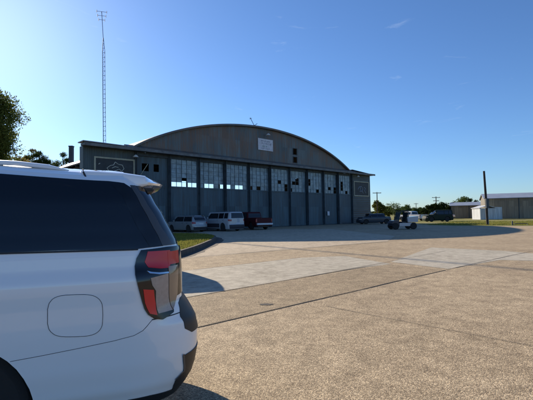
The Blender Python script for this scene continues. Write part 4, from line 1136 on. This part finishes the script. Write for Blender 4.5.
def tree(label, px, pyt, Y, wpx, seed, leafm, n=5000, leaf=.3, name='tree', cat='tree', trunk=.3, group=None, spiky=False, clumps=26):
    tp = at(px, pyt, Y); h = tp.z*1.06; rad = wpx/2*Y/F
    tm, cm = tree_mesh(seed, h, rad, n, leaf, h*trunk, clumps=clumps, spiky=spiky)
    t = thing(name, label, cat, (tp.x, Y, 0), seed*1.3 % 6, group)
    link('trunk', tm, 'bark', t); link('crown', cm, leafm, t)
    return t
tree('tall tree with reddish olive leaves at the left edge above the SUV roof', -22, 84, 58, 92, 1, 'leafa', 95000, .36, 'broadleaf_tree', trunk=.24, clumps=80)
tree('orange tinted low tree in front of the tall tree at left', 20, 141, 64, 44, 2, 'leafo', 9000, .3, 'broadleaf_tree', trunk=.2)
tree('low orange green tree between the tall tree and the spiky round tree', 31, 147, 70, 22, 14, 'leafo', 5000, .3, 'broadleaf_tree', trunk=.2)
tree('spiky round green tree, leftmost of the two left of the dark post', 42, 144.5, 66, 26, 3, 'leafg', 4000, .4, 'small_tree', trunk=.4, spiky=True)
tree('spiky low green tree beside the dark post', 61, 148.5, 66, 26, 4, 'leafg', 4000, .4, 'small_tree', trunk=.4, spiky=True)
gr = 'trees on the horizon right of the hangar'
tree('olive green tree touching the right corner of the hangar', 379, 201, 100, 18, 5, 'leafy', 4500, .4, 'broadleaf_tree', group=gr, trunk=.15)
tree('small olive tree between the hangar corner tree and the thin tree', 387, 206.5, 120, 14, 15, 'leafy', 3000, .45, 'broadleaf_tree', group=gr, trunk=.15)
tree('low round far tree above the white pickup', 417, 207.5, 150, 16, 16, 'leafg', 3000, .55, 'broadleaf_tree', group=gr, trunk=.12)
tree('thin leafless looking tree behind the blue sedan', 394, 203, 115, 22, 6, 'leafg', 1200, .35, 'thin_tree', group=gr, trunk=.2)
tree('low green tree behind the utility cart', 406, 206, 130, 16, 7, 'leafg', 3500, .45, 'broadleaf_tree', group=gr, trunk=.15)
tree('small far tree right of the white pickup', 426, 208, 140, 14, 8, 'leafd', 2500, .5, 'broadleaf_tree', group=gr, trunk=.12)
tree('dark tree at the left of the tree cluster', 434, 202, 105, 18, 9, 'leafd', 5000, .4, 'broadleaf_tree', group=gr, trunk=.1)
tree('dark bushy tree behind the green off-road vehicle', 446, 202.5, 108, 22, 10, 'leafd', 6000, .4, 'broadleaf_tree', group=gr, trunk=.1)
tree('tallest tree of the cluster above the low tan building', 463, 197.5, 128, 26, 11, 'leafg', 6000, .45, 'broadleaf_tree', group=gr, trunk=.1)
tree('rounded tree above the roof of the low tan building', 477, 200, 135, 16, 12, 'leafd', 3500, .5, 'broadleaf_tree', group=gr, trunk=.1)
tree('low dark shrub beside the green off-road vehicle', 431, 211, 88, 10, 13, 'leafd', 3000, .3, 'shrub', 'shrub', group=gr, trunk=.05)
# far treeline: reads as one mass
vs_, fs = [], []; rnd = random.Random(5)
for _ in range(26000):
    x = rnd.uniform(-420, 420); y = 330+rnd.uniform(-12, 12); h_ = 4+3.2*noise.noise(Vector((x*.03, 0, 0)))+2.2*noise.noise(Vector((x*.12, 3, 0)))
    z = rnd.random()**.7*max(1.5, h_); s_ = rnd.uniform(.5, 1.1)
    a = Vector((rnd.gauss(0,1), rnd.gauss(0,1), rnd.gauss(0,1))).normalized()*s_; b2 = a.cross(Vector((rnd.gauss(0,1), rnd.gauss(0,1), rnd.gauss(0,1)))).normalized()*s_*.7
    p_ = Vector((x, y, z)); i = len(vs_); vs_ += [tuple(p_-a), tuple(p_+b2), tuple(p_+a), tuple(p_-b2)]; fs.append((i, i+1, i+2, i+3))
me = bpy.data.meshes.new('treeline'); me.from_pydata(vs_, [], fs)
o = link('treeline', me, 'leafd'); o['kind'] = 'stuff'; o['label'] = 'low far off belt of trees along the horizon'; o['category'] = 'treeline'
